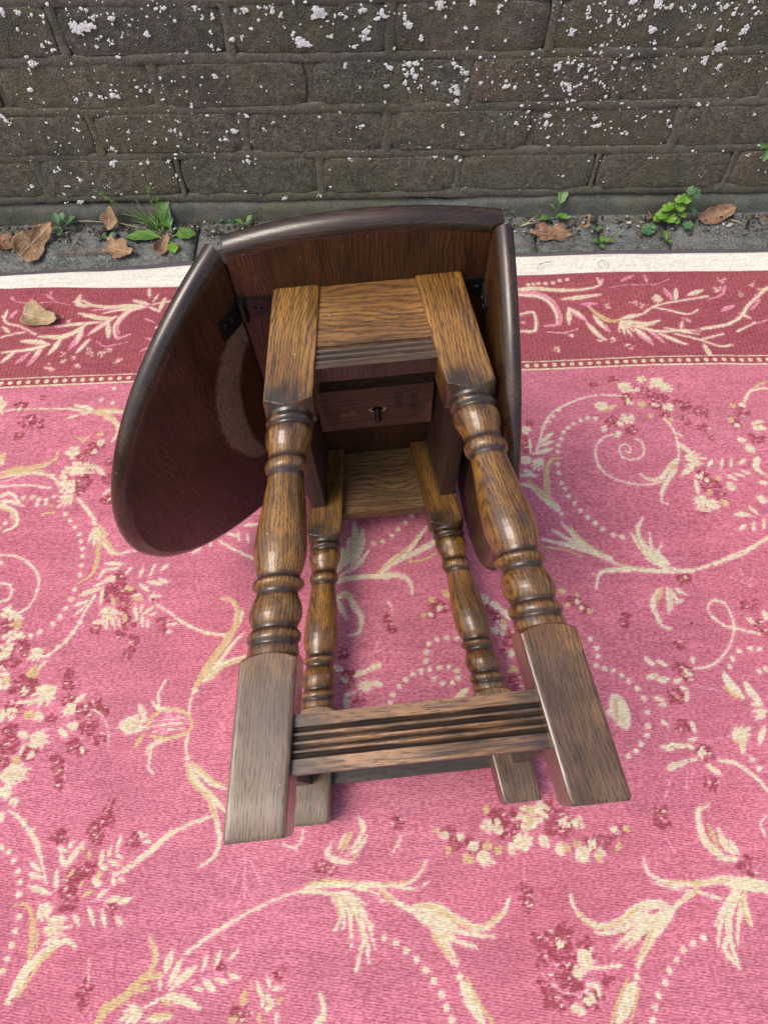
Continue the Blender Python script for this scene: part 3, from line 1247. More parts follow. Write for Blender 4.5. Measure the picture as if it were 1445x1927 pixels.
# lichen crusts
v, f = [], []
def crust(x, z, r, rr):
    n = 7 if r < .003 else 18; b0 = len(v); ph = rr.uniform(0, 9)
    st = rr.uniform(.75, 1.3)
    v.append((x, -.0019, z))
    for ring, h in ((.75, -.0018), (1, -.0014)):
        for i in range(n):
            a_ = 6.2832*i/n; q = r*ring*(1+(.42*n3(math.cos(a_)*2.2+ph, math.sin(a_)*2.2, ph*3)+rr.uniform(-.22, .22))*ring)
            v.append((x+math.cos(a_)*q*st, h+rr.uniform(-.0003, .0003), z+math.sin(a_)*q/st))
    for i in range(n):
        k = (i+1) % n; f.append((b0, b0+1+i, b0+1+k)); f.append((b0+1+i, b0+1+n+i, b0+1+n+k, b0+1+k))
rr = random.Random(11)
for e in LICHEN.split():
    x, z, r_ = (float(t)/1000 for t in e.split(',')); x *= K; r_ *= K; z = .88227*(1-K)+K*z
    crust(x, z, r_*.74, rr)
    for q in range(int(2+r_*420)):
        a_ = rr.uniform(0, 6.283); d = r_*(rr.uniform(.6, 1.0) if rr.random() < .7 else rr.uniform(1.0, 1.9)); crust(x+math.cos(a_)*d, z+math.sin(a_)*d*.9, rr.uniform(.0009, .0012+r_*.22), rr)
def dens(x, z):
    g = lambda cx, cz, sx, sz, k: k*math.exp(-((x-cx)/sx)**2-((z-cz)/sz)**2)
    return .05+g(.31, .255, .09, .035, 1.6)+g(.40, .35, .16, .04, 1.1)+g(.55, .33, .12, .06, .6)+g(.33, .18, .14, .03, .75)+g(-.42, .33, .13, .05, .5)+g(-.40, .16, .18, .05, .45)+g(-.30, .235, .12, .02, .55)+g(.10, .245, .09, .03, .5)+g(-.05, .34, .15, .03, .35)+g(-.45, .06, .12, .03, .22)+(.45 if (abs(x) > .62 and z > .1) else 0)*abs(n3(x*6, z*9, 4))*2
cnt = 0
while cnt < 2300:
    x, z = rr.uniform(-1.2, 1.2), rr.uniform(.05, .74)
    dd = dens(x, z) if z < .42 else .35*abs(n3(x*5, z*8, 1))*2
    if rr.random() < dd: crust(x, z, rr.choice((.0008, .001, .0011, .0014, .0018, .0026)), rr); cnt += 1
def lichen_mat():
    a = N('white_lichen'); co = a.obc(); n1 = a.noise(co, 400, 3); n2 = a.noise(co, 30, 2)
    c = a.mix(a.rng(n1, .3, .62), (.52, .56, .54), (.80, .84, .82)); c = a.mix(a.rng(n2, .48, .68, 0, .5), c, (.42, .44, .39))
    return a.out(c, .95, a.bump(n1, .6, .001))
tag(obj('lichen', pydata('lichen', v, f, True), lichen_mat(), wall), kind='stuff')

# ================================================================ RUG
RY = rad(1.4)
rng_ = np.random.default_rng(3)
def vn(x, y, sx, sy, seed):
    """bilinear lattice noise 0..1 on arrays"""
    T = np.random.default_rng(seed).random((256, 256)); X = x/sx+1000; Y = y/sy+1000
    i = np.floor(X).astype(int); j = np.floor(Y).astype(int); fx = X-i; fy = Y-j; fx = fx*fx*(3-2*fx); fy = fy*fy*(3-2*fy)
    g = lambda a, b: T[a & 255, b & 255]
    return (g(i, j)*(1-fx)+g(i+1, j)*fx)*(1-fy)+(g(i, j+1)*(1-fx)+g(i+1, j+1)*fx)*fy
def axis_pts(parts):
    out = [parts[0][0]]
    for a_, b_, st in parts:
        n = max(1, int(round((b_-a_)/st))); out += list(a_+(b_-a_)*np.arange(1, n+1)/n)
    return np.array(out)
gx = axis_pts([(-1180, -690, 5), (-690, 700, 1.4), (700, 1250, 5)])
gv = axis_pts([(-420, -130, 5), (-130, 990, 1.4)])
X, V = np.meshgrid(gx, gv)
xk = [-1200, -632, -317, 265, 698, 1300]
lv = [(-500, [0]*6), (600, [0]*6), (731, [-6, -9, -3, 6, 7, 4]), (746, [-6, -8, -5, 5, 8, 4]), (937, [0, -2, -8, 3, 4, 2]), (990, [-18, -20, 2, 5, 5, 5])]
O = [np.interp(gx, xk, o_) for _, o_ in lv]; lvv = [l_[0] for l_ in lv]
OFF = np.zeros_like(X)
for k in range(len(lv)-1):
    m = (gv >= lvv[k]) & (gv <= lvv[k+1]); t = ((gv[m]-lvv[k])/(lvv[k+1]-lvv[k]))[:, None]; OFF[m] = O[k][None]*(1-t)+O[k+1][None]*t
OFF += (vn(X, V, 130, 400, 5)-.5)*5*np.clip((V-600)/150, 0, 1)
Yr = V+OFF
# motif fields
fld = {c: np.full(X.shape, -99.0, np.float32) for c in 'BPCG'}
def stamp(c, px, py, r):
    F = fld[c]
    i0, i1 = np.searchsorted(gx, [px-r-4, px+r+4]); j0, j1 = np.searchsorted(gv, [py-r-16, py+r+16])
    if i1 <= i0 or j1 <= j0: return
    d = r-np.hypot(X[j0:j1, i0:i1]-px, Yr[j0:j1, i0:i1]-py); np.maximum(F[j0:j1, i0:i1], d, out=F[j0:j1, i0:i1])
def crv(P, step=1.6):
    P = [np.array(p, float) for p in P]
    if len(P) == 1: return P
    E = [2*P[0]-P[1]]+P+[2*P[-1]-P[-2]]; out = []
    for k in range(1, len(E)-2):
        p0, p1, p2, p3 = E[k-1:k+3]; n = max(2, int(np.linalg.norm(p2-p1)/step))
        for t in np.arange(n)/n: out.append(.5*((2*p1)+(p2-p0)*t+(2*p0-5*p1+4*p2-p3)*t*t+(3*p1-p0-3*p2+p3)*t**3))
    out.append(P[-1]); return out
def draw(st, c, w, P, rr):
    if st == 'd':
        for x, y in P:
            stamp('C', x, y, 3.1); stamp('P', x+.3, y-.2, .9); stamp('G', x+.9, y-.6, .6) if rr.random() < .5 else None
    elif st == 'b':
        x, y = P[0]
        if c == 'c':
            for _ in range(9): stamp(rr.choice('CCPG'), x+rr.gauss(0, w*.5), y+rr.gauss(0, w*.45), rr.uniform(.7, 1.7))
        elif c == 'B':
            for _ in range(int(8+w*.9)): a_ = rr.uniform(0, 6.28); d = w*math.sqrt(rr.random())*.92; stamp('B', x+math.cos(a_)*d, y+math.sin(a_)*d*.95, rr.uniform(1.6, 2.2+w*.16))
            for _ in range(int(w*.28)): a_ = rr.uniform(0, 6.28); d = w*rr.uniform(.1, .8); x1 = x+math.cos(a_)*d; y1 = y+math.sin(a_)*d; [stamp('P' if rr.random() < .45 else 'C', x1+q*1.2, y1+q*.2, .75) for q in range(rr.randint(1, 4))]
        else:
            for _ in range(int(9+w)): a_ = rr.uniform(0, 6.28); d = w*math.sqrt(rr.random())*.85; stamp(c, x+math.cos(a_)*d, y+math.sin(a_)*d, rr.uniform(1.4, 2.0+w*.14))
            if c == 'C':
                for _ in range(int(w*.3)): a_ = rr.uniform(0, 6.28); d = w*rr.uniform(.2, .8); stamp('G', x+math.cos(a_)*d, y+math.sin(a_)*d, rr.uniform(.7, 1.4))
    else:
        if st == 'f' and c == 'C' and w >= 9 and len(P) == 2 and math.dist(*P) < 34:
            (x0, y0), (x1, y1) = P; dx, dy = x1-x0, y1-y0
            for an, k_, ww in ((.62, .72, .5), (-.62, .72, .5), (.30, .9, .45), (-.30, .9, .45), (0, 1.08, .55)):
                ca, sa = math.cos(an), math.sin(an); draw('f', 'C', min(8.5, w*ww), [(x0, y0), (x0+(dx*ca-dy*sa)*k_, y0+(dx*sa+dy*ca)*k_)], rr)
            draw('l', 'G', 1.1, [(x0, y0), (x0+dx*.7, y0+dy*.7)], rr); return
        Q = crv(P); n = len(Q)-1
        for k, p in enumerate(Q):
            t = k/n
            r_ = w/2*{'l': 1, 't': (1-.70*t**1.6)*(.6+.4*min(1, t*8)), 'f': max(.18, math.sin(math.pi*(.06+.9*t)))**.75}[st]*(.97 if c == 'C' else 1.0)
            stamp(c, p[0], p[1], max(.5, r_*(1.22 if st == 't' and w >= 5 else 1)))
        if c == 'C' and w >= 7 and n > 8:       # woven veins inside broad leaves
            for k in range(2, n-2):
                if (k//5) % 2: stamp('G', Q[k][0]+.6, Q[k][1]-w*.10, .42)
strokes = []
for line in RUGDATA.strip().splitlines():
    a_ = line.split(); strokes.append((a_[0][0], a_[0][1], float(a_[0][2:] or 3), [tuple(map(float, p.split(','))) for p in a_[1:]]))
AX1, AX2 = 171., -470.
def inview(x, y):   # inside the surveyed part of the rug
    t = (y+104)/1100; return -.0 <= t and abs(x-12) < 385+t*290
rr = random.Random(8)
for s in strokes:
    draw(*s, rr)
    cx = sum(p[0] for p in s[3])/len(s[3]); cy_ = sum(p[1] for p in s[3])/len(s[3])
    for ax in (AX1, AX2):
        if not inview(2*ax-cx, cy_) and cy_ > -110: draw(s[0], s[1], s[2], [(2*ax-x, y) for x, y in s[3]], rr)
    if cy_ < 190 and cy_ > -80: draw(s[0], s[1], s[2], [(x, -230-y) for x, y in s[3]], rr)
# thread-level raggedness, longer along the weft
tn = (vn(X, Yr, 3.6, 1.5, 21)-.5)*1.5+(vn(X, Yr, 9, 1.6, 22)-.5)*.9
sm = lambda a, lo, hi: np.clip((a-lo)/(hi-lo), 0, 1)
cov = {c: sm(fld[c]+tn*{'B': 1.9, 'C': 1.15, 'G': 1.3, 'P': 1.3}[c], -.4, .4) for c in 'BPCG'}
cov['B'] *= .62+.38*sm(vn(X, Yr, 11, 2.0, 33), .30, .46)
cov['P'] *= .75
FIELD = np.array([.500, .148, .197]); FIELD2 = np.array([.545, .182, .238]); BAND = np.array([.310, .080, .096]); BURG = np.array([.305, .065, .085])
CREAM = np.array([.67, .605, .415]); GLD = np.array([.56, .41, .205]); PINK = np.array([.70, .30, .37]); WHITE = np.array([.765, .752, .665]); GREY = np.array([.105, .095, .105])
col = FIELD+(FIELD2-FIELD)*vn(X, Yr, 180, 150, 41)[..., None]
big = (vn(X, Yr, 60, 25, 42)*.5+vn(X, Yr, 25, 6, 43)*.5)[..., None]
col = col*(.84+.32*big)
inband = sm(V, 741, 743)[..., None]
bcol = BAND*(.86+.28*big)*(.9+.2*(np.sin(X*2*np.pi/6.5)*.5+.5)[..., None])
col = col*(1-inband)+bcol*inband
def lay(m, c):
    global col
    m = m[..., None] if m.ndim == 2 else m; col = col*(1-m)+c*m
lay(sm(fld['C']+tn*.8, -3.4, -.3)*.42, PINK)
lay(cov['B'], BURG); lay(cov['P'], PINK)
cr = CREAM*(.86+.2*vn(X, Yr, 4, 2, 51))[..., None]
lay(cov['C']*(.72+.28*sm(vn(X, Yr, 5, 1.7, 52), .15, .5)), cr); lay(cov['G']*.9, GLD)
# bead moulding between border and field
ph = (X+3) % 14.2-7.1
bead = sm(5.0-np.hypot(ph, V-738.5)*1.25+tn*.4, 0, 1); strip = sm(V, 730.5, 731.2)*sm(-V, -746.5, -745.8)
lay(strip, BURG*1.05); lay(bead*strip, CREAM); lay(sm(1.7-np.hypot(ph, V-738.0), 0, 1)*.5, BURG)
lay(sm(1.5-np.abs(V-730.2)+tn*.3, 0, .8), CREAM); lay(sm(1.2-np.abs(V-746.8)+tn*.3, 0, .8), CREAM)
wh = WHITE*(.90+.13*vn(X, V, 26, 2.2, 61)+.05*vn(X, V, 7, 7, 62)-.03)[..., None]
lay(sm(V, 936.2, 937.4), wh); lay(sm(1.0-np.abs(V-936), 0, .6), BURG*.6)
lay(sm(V, 978.5, 979.7), GREY)
lay(sm(V, 988.2, 988.8)*.5, BAND*.6)
amp = 1-.55*np.clip(cov['C']+cov['G']*.7+sm(V, 936, 937), 0, 1)
# soft folds and waviness of the cloth
Z = (vn(X, V, 210, 260, 71)-.5)*6.5+(vn(X, V, 90, 120, 72)-.5)*3.4+(vn(X, V, 38, 70, 74)-.5)*1.0+np.clip((V-880)/110, 0, 1)*(vn(X, V, 150, 500, 73)-.45)*5
for fx, fy, fl, fw_, fh in ((-150, 290, 120, 13, 3.2), (-172, 240, 90, 10, 2.4), (300, 560, 70, 8, 2.0), (-420, 560, 90, 9, 2.0)):
    Z += fh*np.exp(-((X-fx-(Yr-fy)*.25)/fw_)**2-((Yr-fy)/fl)**2)
Z += (vn(X, Yr, 3.0, 1.6, 75)-.5)*.35+np.clip(cov['C']+cov['G'], 0, 1)*.25
Z = np.maximum(Z-3.0, -5.5)
Z[-1] = -7; Z[0] = -7; Z[:, 0] = -7; Z[:, -1] = -7
ny_, nx_ = X.shape; nvt = nx_*ny_
co = np.empty((nvt, 3), np.float32); co[:, 0] = X.ravel()/1000; co[:, 1] = Yr.ravel()/1000; co[:, 2] = Z.ravel()/1000
idx = np.arange(nvt, dtype=np.int32).reshape(ny_, nx_)
quad = np.stack([idx[:-1, :-1], idx[:-1, 1:], idx[1:, 1:], idx[1:, :-1]], -1).reshape(-1, 4)
me = bpy.data.meshes.new('rug'); me.vertices.add(nvt); me.vertices.foreach_set('co', co.ravel())
me.loops.add(quad.size); me.loops.foreach_set('vertex_index', quad.ravel()); me.polygons.add(len(quad))
me.polygons.foreach_set('loop_start', np.arange(0, quad.size, 4, dtype=np.int32))
try: me.polygons.foreach_set('loop_total', np.full(len(quad), 4, np.int32))
except Exception: pass
me.update(calc_edges=True); me.shade_smooth()
at = me.color_attributes.new('dye', 'FLOAT_COLOR', 'POINT'); rgba = np.ones((nvt, 4), np.float32); rgba[:, :3] = np.clip(col.reshape(-1, 3), 0, 1); rgba[:, 3] = amp.ravel()
at.data.foreach_set('color', rgba.ravel())
def rug_mat():
    a = N('woven_tapestry'); at_ = a.n('ShaderNodeAttribute', attribute_name='dye'); co = a.obc()
    cw = co
    X_, Y_, Z_ = a.xyz(cw)
    row = a.math('SINE', a.math('MULTIPLY', a.math('ADD', Y_, a.math('MULTIPLY', X_, .16)), 6.2832/.0027))
    ds = a.noise(a.vmul(co, (1, 2.3, 1)), 230, 2, .6); slub = a.noise(a.vmul(co, (.05, 1, 1)), 330, 1, .6)
    wv = a.math('ADD', a.math('MULTIPLY', a.rng(row, -1, 1), .30), a.math('MULTIPLY', a.rng(ds, .30, .70), .70))
    lo = a.mix(1.0, at_.outputs['Color'], (.60, .40, .47), 'MULTIPLY'); hi = a.mix(1.0, at_.outputs['Color'], (1.22, 1.40, 1.36), 'MULTIPLY')
    dk = a.mix(a.math('MULTIPLY', a.math('SUBTRACT', 1.0, at_.outputs['Alpha']), .72), lo, at_.outputs['Color'])
    c = a.mix(wv, dk, a.mix(at_.outputs['Alpha'], at_.outputs['Color'], hi))
    c = a.mix(a.rng(slub, .58, .75, 0, .30), c, lo)
    return a.out(c, .92, a.bump(row, .22, .0006), Specular_IOR_Level=.15)
rug = obj('rug', me, rug_mat(), m=Matrix.Rotation(RY, 4, 'Z'))
tag(rug, 'pink woven rug with cream scrolls, burgundy flowers and a white back edge', 'rug')

# ================================================================ TABLE
G0, G1, LL, H0, H1, A = .08452, .1373, .44911, .18286, .18395, .042
Rt = Matrix.Rotation(rad(5.6), 3, 'Z') @ Matrix.Rotation(rad(6.8), 3, 'X') @ Matrix.Rotation(rad(-1.62), 3, 'Y')
table = empty('drop_leaf_table', Matrix.Translation((-.01134, .5144, .2362)) @ Rt.to_4x4())
tag(table, 'small antique oak drop-leaf table with turned legs, lying on its end on the rug', 'table')
g = lambda p: G0+(G1-G0)*p/LL
# ---- slabs
UE, WP, WN, TK = .327, .238, .2275, .021
def off(t): return .0105*math.sqrt(max(0, 1-(2*t-1)**2))+.0035*t
def slab(uh, leaf, sgn, U=UE, lv=13, n=72):
    v, f, mi = [], [], []; rings = []
    for k in range(lv):
        t = k/(lv-1); o_ = off(t); d = TK*t; ring = []
        def ept(a_): return (U+o_)*math.cos(a_), ((WP if math.sin(a_) > 0 else WN)+o_)*math.sin(a_)
        if leaf:
            a0 = math.acos(uh/(U+o_))
            for i in range(n+1):
                x, w = ept(a0-2*a0*i/n); ring.append((x-uh+(.0004 if k in (0, lv-1) else 0), sgn*d, w))
        else:
            a0 = math.acos(uh/(U+o_))
            for i in range(n//2+1):
                x, w = ept(math.pi-a0-(math.pi-2*a0)*i/(n//2)); ring.append((x, d, w))
            for i in range(n//2+1):
                x, w = ept(-a0-(math.pi-2*a0)*i/(n//2)); ring.append((x, d, w))
        rings.append(list(range(len(v), len(v)+len(ring)))); v += ring
    m_ = len(rings[0])
    for k in range(lv-1):
        for i in range(m_):
            j = (i+1) % m_; f.append((rings[k][i], rings[k][j], rings[k+1][j], rings[k+1][i])); mi.append(1)
    f.append(tuple(rings[0])); mi.append(0); f.append(tuple(rings[-1][::-1])); mi.append(1)
    me = pydata('slab', v, f); 
    for p, k in zip(me.polygons, mi): p.material_index = k
    bm = bmesh.new(); bm.from_mesh(me); fixn(bm); bm.to_mesh(me); bm.free()
    return smooth_by_angle(me, 38)
me = slab(.1175, False, 1); me.materials.append(M['top']); me.materials.append(M['edge_x']); obj('tabletop', me, None, table)
def leaf_matrix(side, uh, phi):
    s_, c_ = math.sin(rad(phi)), math.cos(rad(phi))
    X_ = Vector((side*c_, -s_, 0)); Z_ = Vector((0, 0, 1)); Y_ = Z_.cross(X_)
    return Matrix(((X_.x, Y_.x, Z_.x, side*uh), (X_.y, Y_.y, Z_.y, 0), (X_.z, Y_.z, Z_.z, 0), (0, 0, 0, 1)))
LMx = leaf_matrix(-1, .1195, 50); RMx = leaf_matrix(1, .107, 92) @ Matrix.Translation((.0012, 0, 0))
TK = .019
me = slab(.1195, True, -1); me.materials.append(M['under_left']); me.materials.append(M['edge'])
tag(obj('drop_leaf', me, None, table, LMx), 'left leaf hanging open, pale scraped crescent on its underside')
TK = .018
me = slab(.107, True, 1, .314); me.materials.append(M['top']); me.materials.append(M['edge'])
tag(obj('drop_leaf', me, None, table, RMx), 'right leaf folded down against the legs')
TK = .021
v, f = [], []
for k in range(41):
    w = -.205+.421*k/40
    v.append((-.1176, .0008, w))
    for i in range(9):
        a_ = rad(-4+52*i/8); v.append((-.1176-.0192*math.sin(a_), .0192*math.cos(a_), w))
for k in range(40):
    for i in range(10): j = (i+1) % 10; f.append((k*10+i, k*10+j, (k+1)*10+j, (k+1)*10+i))
f.append(tuple(range(10))); f.append(tuple(range(409, 399, -1)))
bm = bmesh.new(); me = pydata('rule_joint', v, f); bm.from_mesh(me); fixn(bm); bm.to_mesh(me); bm.free()
obj('rule_joint', smooth_by_angle(me, 35), M['edge'], bpy.data.objects['tabletop'])
# ---- legs (square blocks turned between)
PROF = [(0, 40), (112.5, 40), (114, 30.5), (116, 27.0), (118, 23.8), (120, 21.2), (121.5, 19.4), (124, 18.4), (126, 19.2), (128, 20.3), (130, 20.2), (132, 18.7), (133.2, 17.3), (134.5, 17.6), (136, 19.2), (139, 19.9), (143, 19.7), (148, 18.4), (153, 16.6), (158, 15.8), (162, 15.6), (163, 15.9), (164.5, 17.1), (167.5, 18.1), (171, 18.0), (174, 16.7), (175.5, 15.2), (178, 15.1), (186, 15.7), (200, 17.3), (215, 19.1), (230, 20.6), (240, 21.1), (248, 20.6), (256, 18.9), (262, 17.0), (264.5, 16.6), (266, 18.2), (268, 20.2), (270, 20.6), (272, 19.6), (274, 16.8), (276.5, 15.9), (279, 16.6), (284, 19.0), (290, 20.4), (295, 20.4), (299.5, 19.0), (303, 17.2), (304.5, 16.9), (306, 18.7), (309, 20.5), (312, 20.6), (314.5, 19.4), (316, 18.3), (317.5, 19.0), (321, 19.5), (324.5, 19.6), (325.2, 20.9), (326.5, 23.4), (328.5, 26.6), (330.5, 29.5), (331.5, 31.5), (333, 40), (449, 40)]
def leg_mesh(su):
    ps = [0, 2, 20, 60, 95, 104]
    p = 108.0
    while p < 338: ps.append(p); p += (.5 if (p < 124 or p > 322) else 1.1)
    ps += [345, 380, 420, 446, 449.1]
    px = [a_ for a_, _ in PROF]; pr = [b_ for _, b_ in PROF]
    N_ = 144; v, f, rest = [], [], []; h = A/2*1000; k = su*(G1-G0)/LL
    for p in ps:
        R_ = np.interp(p, px, pr); ins = 1.2 if p in (0, 449.1) else 0
        for i in range(N_):
            a_ = 2*math.pi*i/N_; c_, s_ = abs(math.cos(a_)), abs(math.sin(a_))
            sq = (h-ins)/((c_**26+s_**26)**(1/26)); q = min(sq, R_); dent = .25*n3(math.cos(a_)*1.5+su, math.sin(a_)*1.5, p*.05)
            x, y = (q+dent)*math.cos(a_)/1000, (q+dent)*math.sin(a_)/1000
            rest += [x, y, -p/1000]; v.append((x+k*p/1000, y, -p/1000))
    for r_ in range(len(ps)-1):
        for i in range(N_): j = (i+1) % N_; f.append((r_*N_+i, (r_+1)*N_+i, (r_+1)*N_+j, r_*N_+j))
    f.append(tuple(range(N_))); f.append(tuple(range((len(ps)-1)*N_+N_-1, (len(ps)-1)*N_-1, -1)))
    me = smooth_by_angle(pydata('leg', v, f), 30)
    at_ = me.attributes.new('rest', 'FLOAT_VECTOR', 'POINT'); at_.data.foreach_set('vector', rest)
    me.materials.append(M['leg']); return me
for su in (-1, 1):
    lm = leg_mesh(su)
    for sw in (1, -1): obj('leg', lm, None, table, Matrix(((1, 0, 0, su*(G0-A/2)), (0, 0, 1, 0), (0, -1, 0, sw*(H0-A/2)), (0, 0, 0, 1))))
# ---- rails: a moulded profile (p, w) drawn across between the splayed legs
def rail(name, prof, wo, th, sw, mats, nseg=10):
    pts = [(p/1000, wo+d/1000) for p, d in prof]; p0, p1 = pts[0][0], pts[-1][0]
    pts += [(p1, wo-th), (p0, wo-th)]; m_ = len(pts); v, f, mi = [], [], []
    for k in range(nseg+1):
        t = -1+2*k/nseg
        for p, w in pts: v.append(((g(p)-A+.0008)*t, -p, sw*w))
    for k in range(nseg):
        for i in range(m_):
            j = (i+1) % m_; f.append((k*m_+i, k*m_+j, (k+1)*m_+j, (k+1)*m_+i)); mi.append(0 if i < m_-3 else 1)
    f.append(tuple(range(m_))); f.append(tuple(range(nseg*m_+m_-1, nseg*m_-1, -1))); mi += [1, 1]
    me = pydata(name, v, f)
    for q, k in zip(me.polygons, mi): q.material_index = k
    for mm in mats: me.materials.append(mm)
    bm = bmesh.new(); bm.from_mesh(me); fixn(bm); bm.to_mesh(me); bm.free()
    return obj(name, smooth_by_angle(me, 28), None, table)
def beads(start, items):
    out = []
    p = start
    for kind, w in items:
        if kind == 'bead': out += [(p+w*t, -1.6+1.6*math.sin(math.pi*t)) for t in (0, .1, .25, .5, .75, .9, 1)]
        elif kind == 'quirk': out += [(p, -2.2), (p+w, -2.2)]
        elif kind == 'flat': out += [(p, 0), (p+w, 0)]
        elif kind == 'flute': out += [(p+w*t, -2.6*math.sin(math.pi*t)) for t in (0, .08, .2, .35, .5, .65, .8, .92, 1)]
        p += w
    return out
ap_prof = beads(.5, [('flat', 64), ('quirk', 1.4), ('bead', 4.4), ('quirk', 1.2), ('bead', 4.4), ('quirk', 1.2), ('bead', 4.6), ('quirk', .8), ('flat', 4.2)])
rail('apron', ap_prof, H0-.004, .0215, 1, (M['apron'], M['side']))
rail('apron', [(.5, 0), (86.7, 0)], H0-.004, .0215, -1, (M['apron_in'], M['apron_in']))
st_prof = beads(370, [('flat', 8.6), ('flute', 4.2), ('flat', 1.6), ('flute', 4.4), ('flat', 1.4), ('flute', 4.4), ('flat', 1.4), ('flute', 4.2), ('flat', 10.0)])
rail('stretcher', st_prof, H0-.0065, .019, 1, (M['stretcher'], M['stretcher_in']))
rail('stretcher', [(370, 0), (410, 0)], H0-.0065, .019, -1, (M['stretcher_in'], M['stretcher_in']))
def hexa(name, pts, mat, parent, bev=.0012):
    """8 corners: 4 at one end then 4 at the other"""
    bm = bmesh.new(); vs = [bm.verts.new(p) for p in pts]
    for q in ((0, 1, 2, 3), (7, 6, 5, 4), (0, 4, 5, 1), (1, 5, 6, 2), (2, 6, 7, 3), (3, 7, 4, 0)): bm.faces.new([vs[i] for i in q])
    fixn(bm)
    if bev: bmesh.ops.bevel(bm, geom=bm.edges[:], offset=bev, segments=2, affect='EDGES', profile=.7)
    o = obj(name, bm, mat, parent); smooth_by_angle(o.data, 40); return o
for su in (-1, 1):
    wl = H0-A+.0008; q = lambda p, d, w: (su*(g(p)-d), -p, w)
    hexa('side_rail', [q(.0006, .003, -wl), q(.0006, .021, -wl), q(.081, .021, -wl), q(.081, .003, -wl), q(.0006, .003, wl), q(.0006, .021, wl), q(.081, .021, wl), q(.081, .003, wl)], M['side'], table)
    u0, u1 = su*.111, su*.1295
    hexa('side_stretcher', [(u0, -.372, -wl), (u1, -.372, -wl), (u1, -.408, -wl), (u0, -.408, -wl), (u0, -.372, wl), (u1, -.372, wl), (u1, -.408, wl), (u0, -.408, wl)], M['stretcher_in'], table)
# ---- brace block under the top with a pocketed screw and pencilled letters
bm = bmesh.new(); bu, bw, bp = .0635, .043, .0268
hx, hz, hr = .0018, -.002, .0062
def loop(r1, r2, y, n=28): return [bm.verts.new((hx+r1*math.cos(6.28318*i/n), y, hz+r2*math.sin(6.28318*i/n))) for i in range(n)]
rect = [bm.verts.new(p) for p in ((-bu, -bp, -bw), (bu, -bp, -bw), (bu, -bp, bw), (-bu, -bp, bw))]
e = [bm.edges.new((rect[i], rect[(i+1) % 4])) for i in range(4)]
lp = loop(.0072, .0056, -bp); e += [bm.edges.new((lp[i], lp[(i+1) % 28])) for i in range(28)]
bmesh.ops.triangle_fill(bm, edges=e, use_beauty=True)
l2 = loop(.0058, .0050, -bp+.02)
for i in range(28): bm.faces.new((lp[i], lp[(i+1) % 28], l2[(i+1) % 28], l2[i]))
bm.faces.new(l2)
bk = [bm.verts.new(p) for p in ((-bu, -.0006, -bw), (bu, -.0006, -bw), (bu, -.0006, bw), (-bu, -.0006, bw))]
for i in range(4): bm.faces.new((rect[i], bk[i], bk[(i+1) % 4], rect[(i+1) % 4]))
bm.faces.new(bk)
brace = obj('brace', fixn(bm), M['brace'], table)
bm = bmesh.new(); n = 28      # chipped pale rim of the pocket
o1 = [bm.verts.new((hx+.0098*math.cos(6.28318*i/n)*(1 if abs(math.cos(6.28318*i/n)) > .3 else .8), -bp-.0004, hz-.0006+.0060*math.sin(6.28318*i/n))) for i in range(n)]
o2 = [bm.verts.new((hx+.0070*math.cos(6.28318*i/n), -bp-.0002, hz+.0054*math.sin(6.28318*i/n))) for i in range(n)]
for i in range(n): bm.faces.new((o1[i], o1[(i+1) % n], o2[(i+1) % n], o2[i]))
obj('pocket_rim', fixn(bm), M['pale'], brace)
bm = bmesh.new(); bmesh.ops.create_cone(bm, cap_ends=True, segments=20, radius1=.0062, radius2=.0056, depth=.0012, matrix=Matrix.Translation((hx, -bp+.002, hz)) @ Matrix.Rotation(rad(90), 4, 'X'))
obj('pocket_shade_disc', bm, M['hole'], brace)  # dark disc set in the pocket mouth to paint in its shade
bm = bmesh.new(); bmesh.ops.create_cone(bm, cap_ends=True, segments=20, radius1=.0036, radius2=.0034, depth=.018, matrix=Matrix.Translation((hx, -bp-.0030, hz-.0065)) @ Matrix.Rotation(rad(-28), 4, 'X'))
bmesh.ops.bevel(bm, geom=[e_ for e_ in bm.edges if e_.calc_length() < .003], offset=.0006, segments=2, affect='EDGES')
o_ = obj('screw', bm, M['steel'], brace); smooth_by_angle(o_.data, 40)
for txt, uu, w0, sz in (('CHAUIBY', .0385, .034, .0118), ('CG4EQ', .0215, .031, .0112)):
    cu = bpy.data.curves.new('pencil_writing', 'FONT'); cu.body = txt; cu.size = sz; cu.extrude = .00008; cu.offset = -.00012; cu.space_character = 1.0
    to = bpy.data.objects.new('tmp_text', cu); COL.objects.link(to)
    dg = bpy.context.evaluated_depsgraph_get(); tm = bpy.data.meshes.new_from_object(to.evaluated_get(dg)); bpy.data.objects.remove(to)
    tm.materials.clear()
    obj('pencil_writing', tm, M['pencil'], brace, Matrix(((0, 1, 0, uu), (0, 0, -1, -bp-.0003), (-1, 0, 0, w0), (0, 0, 0, 1))))
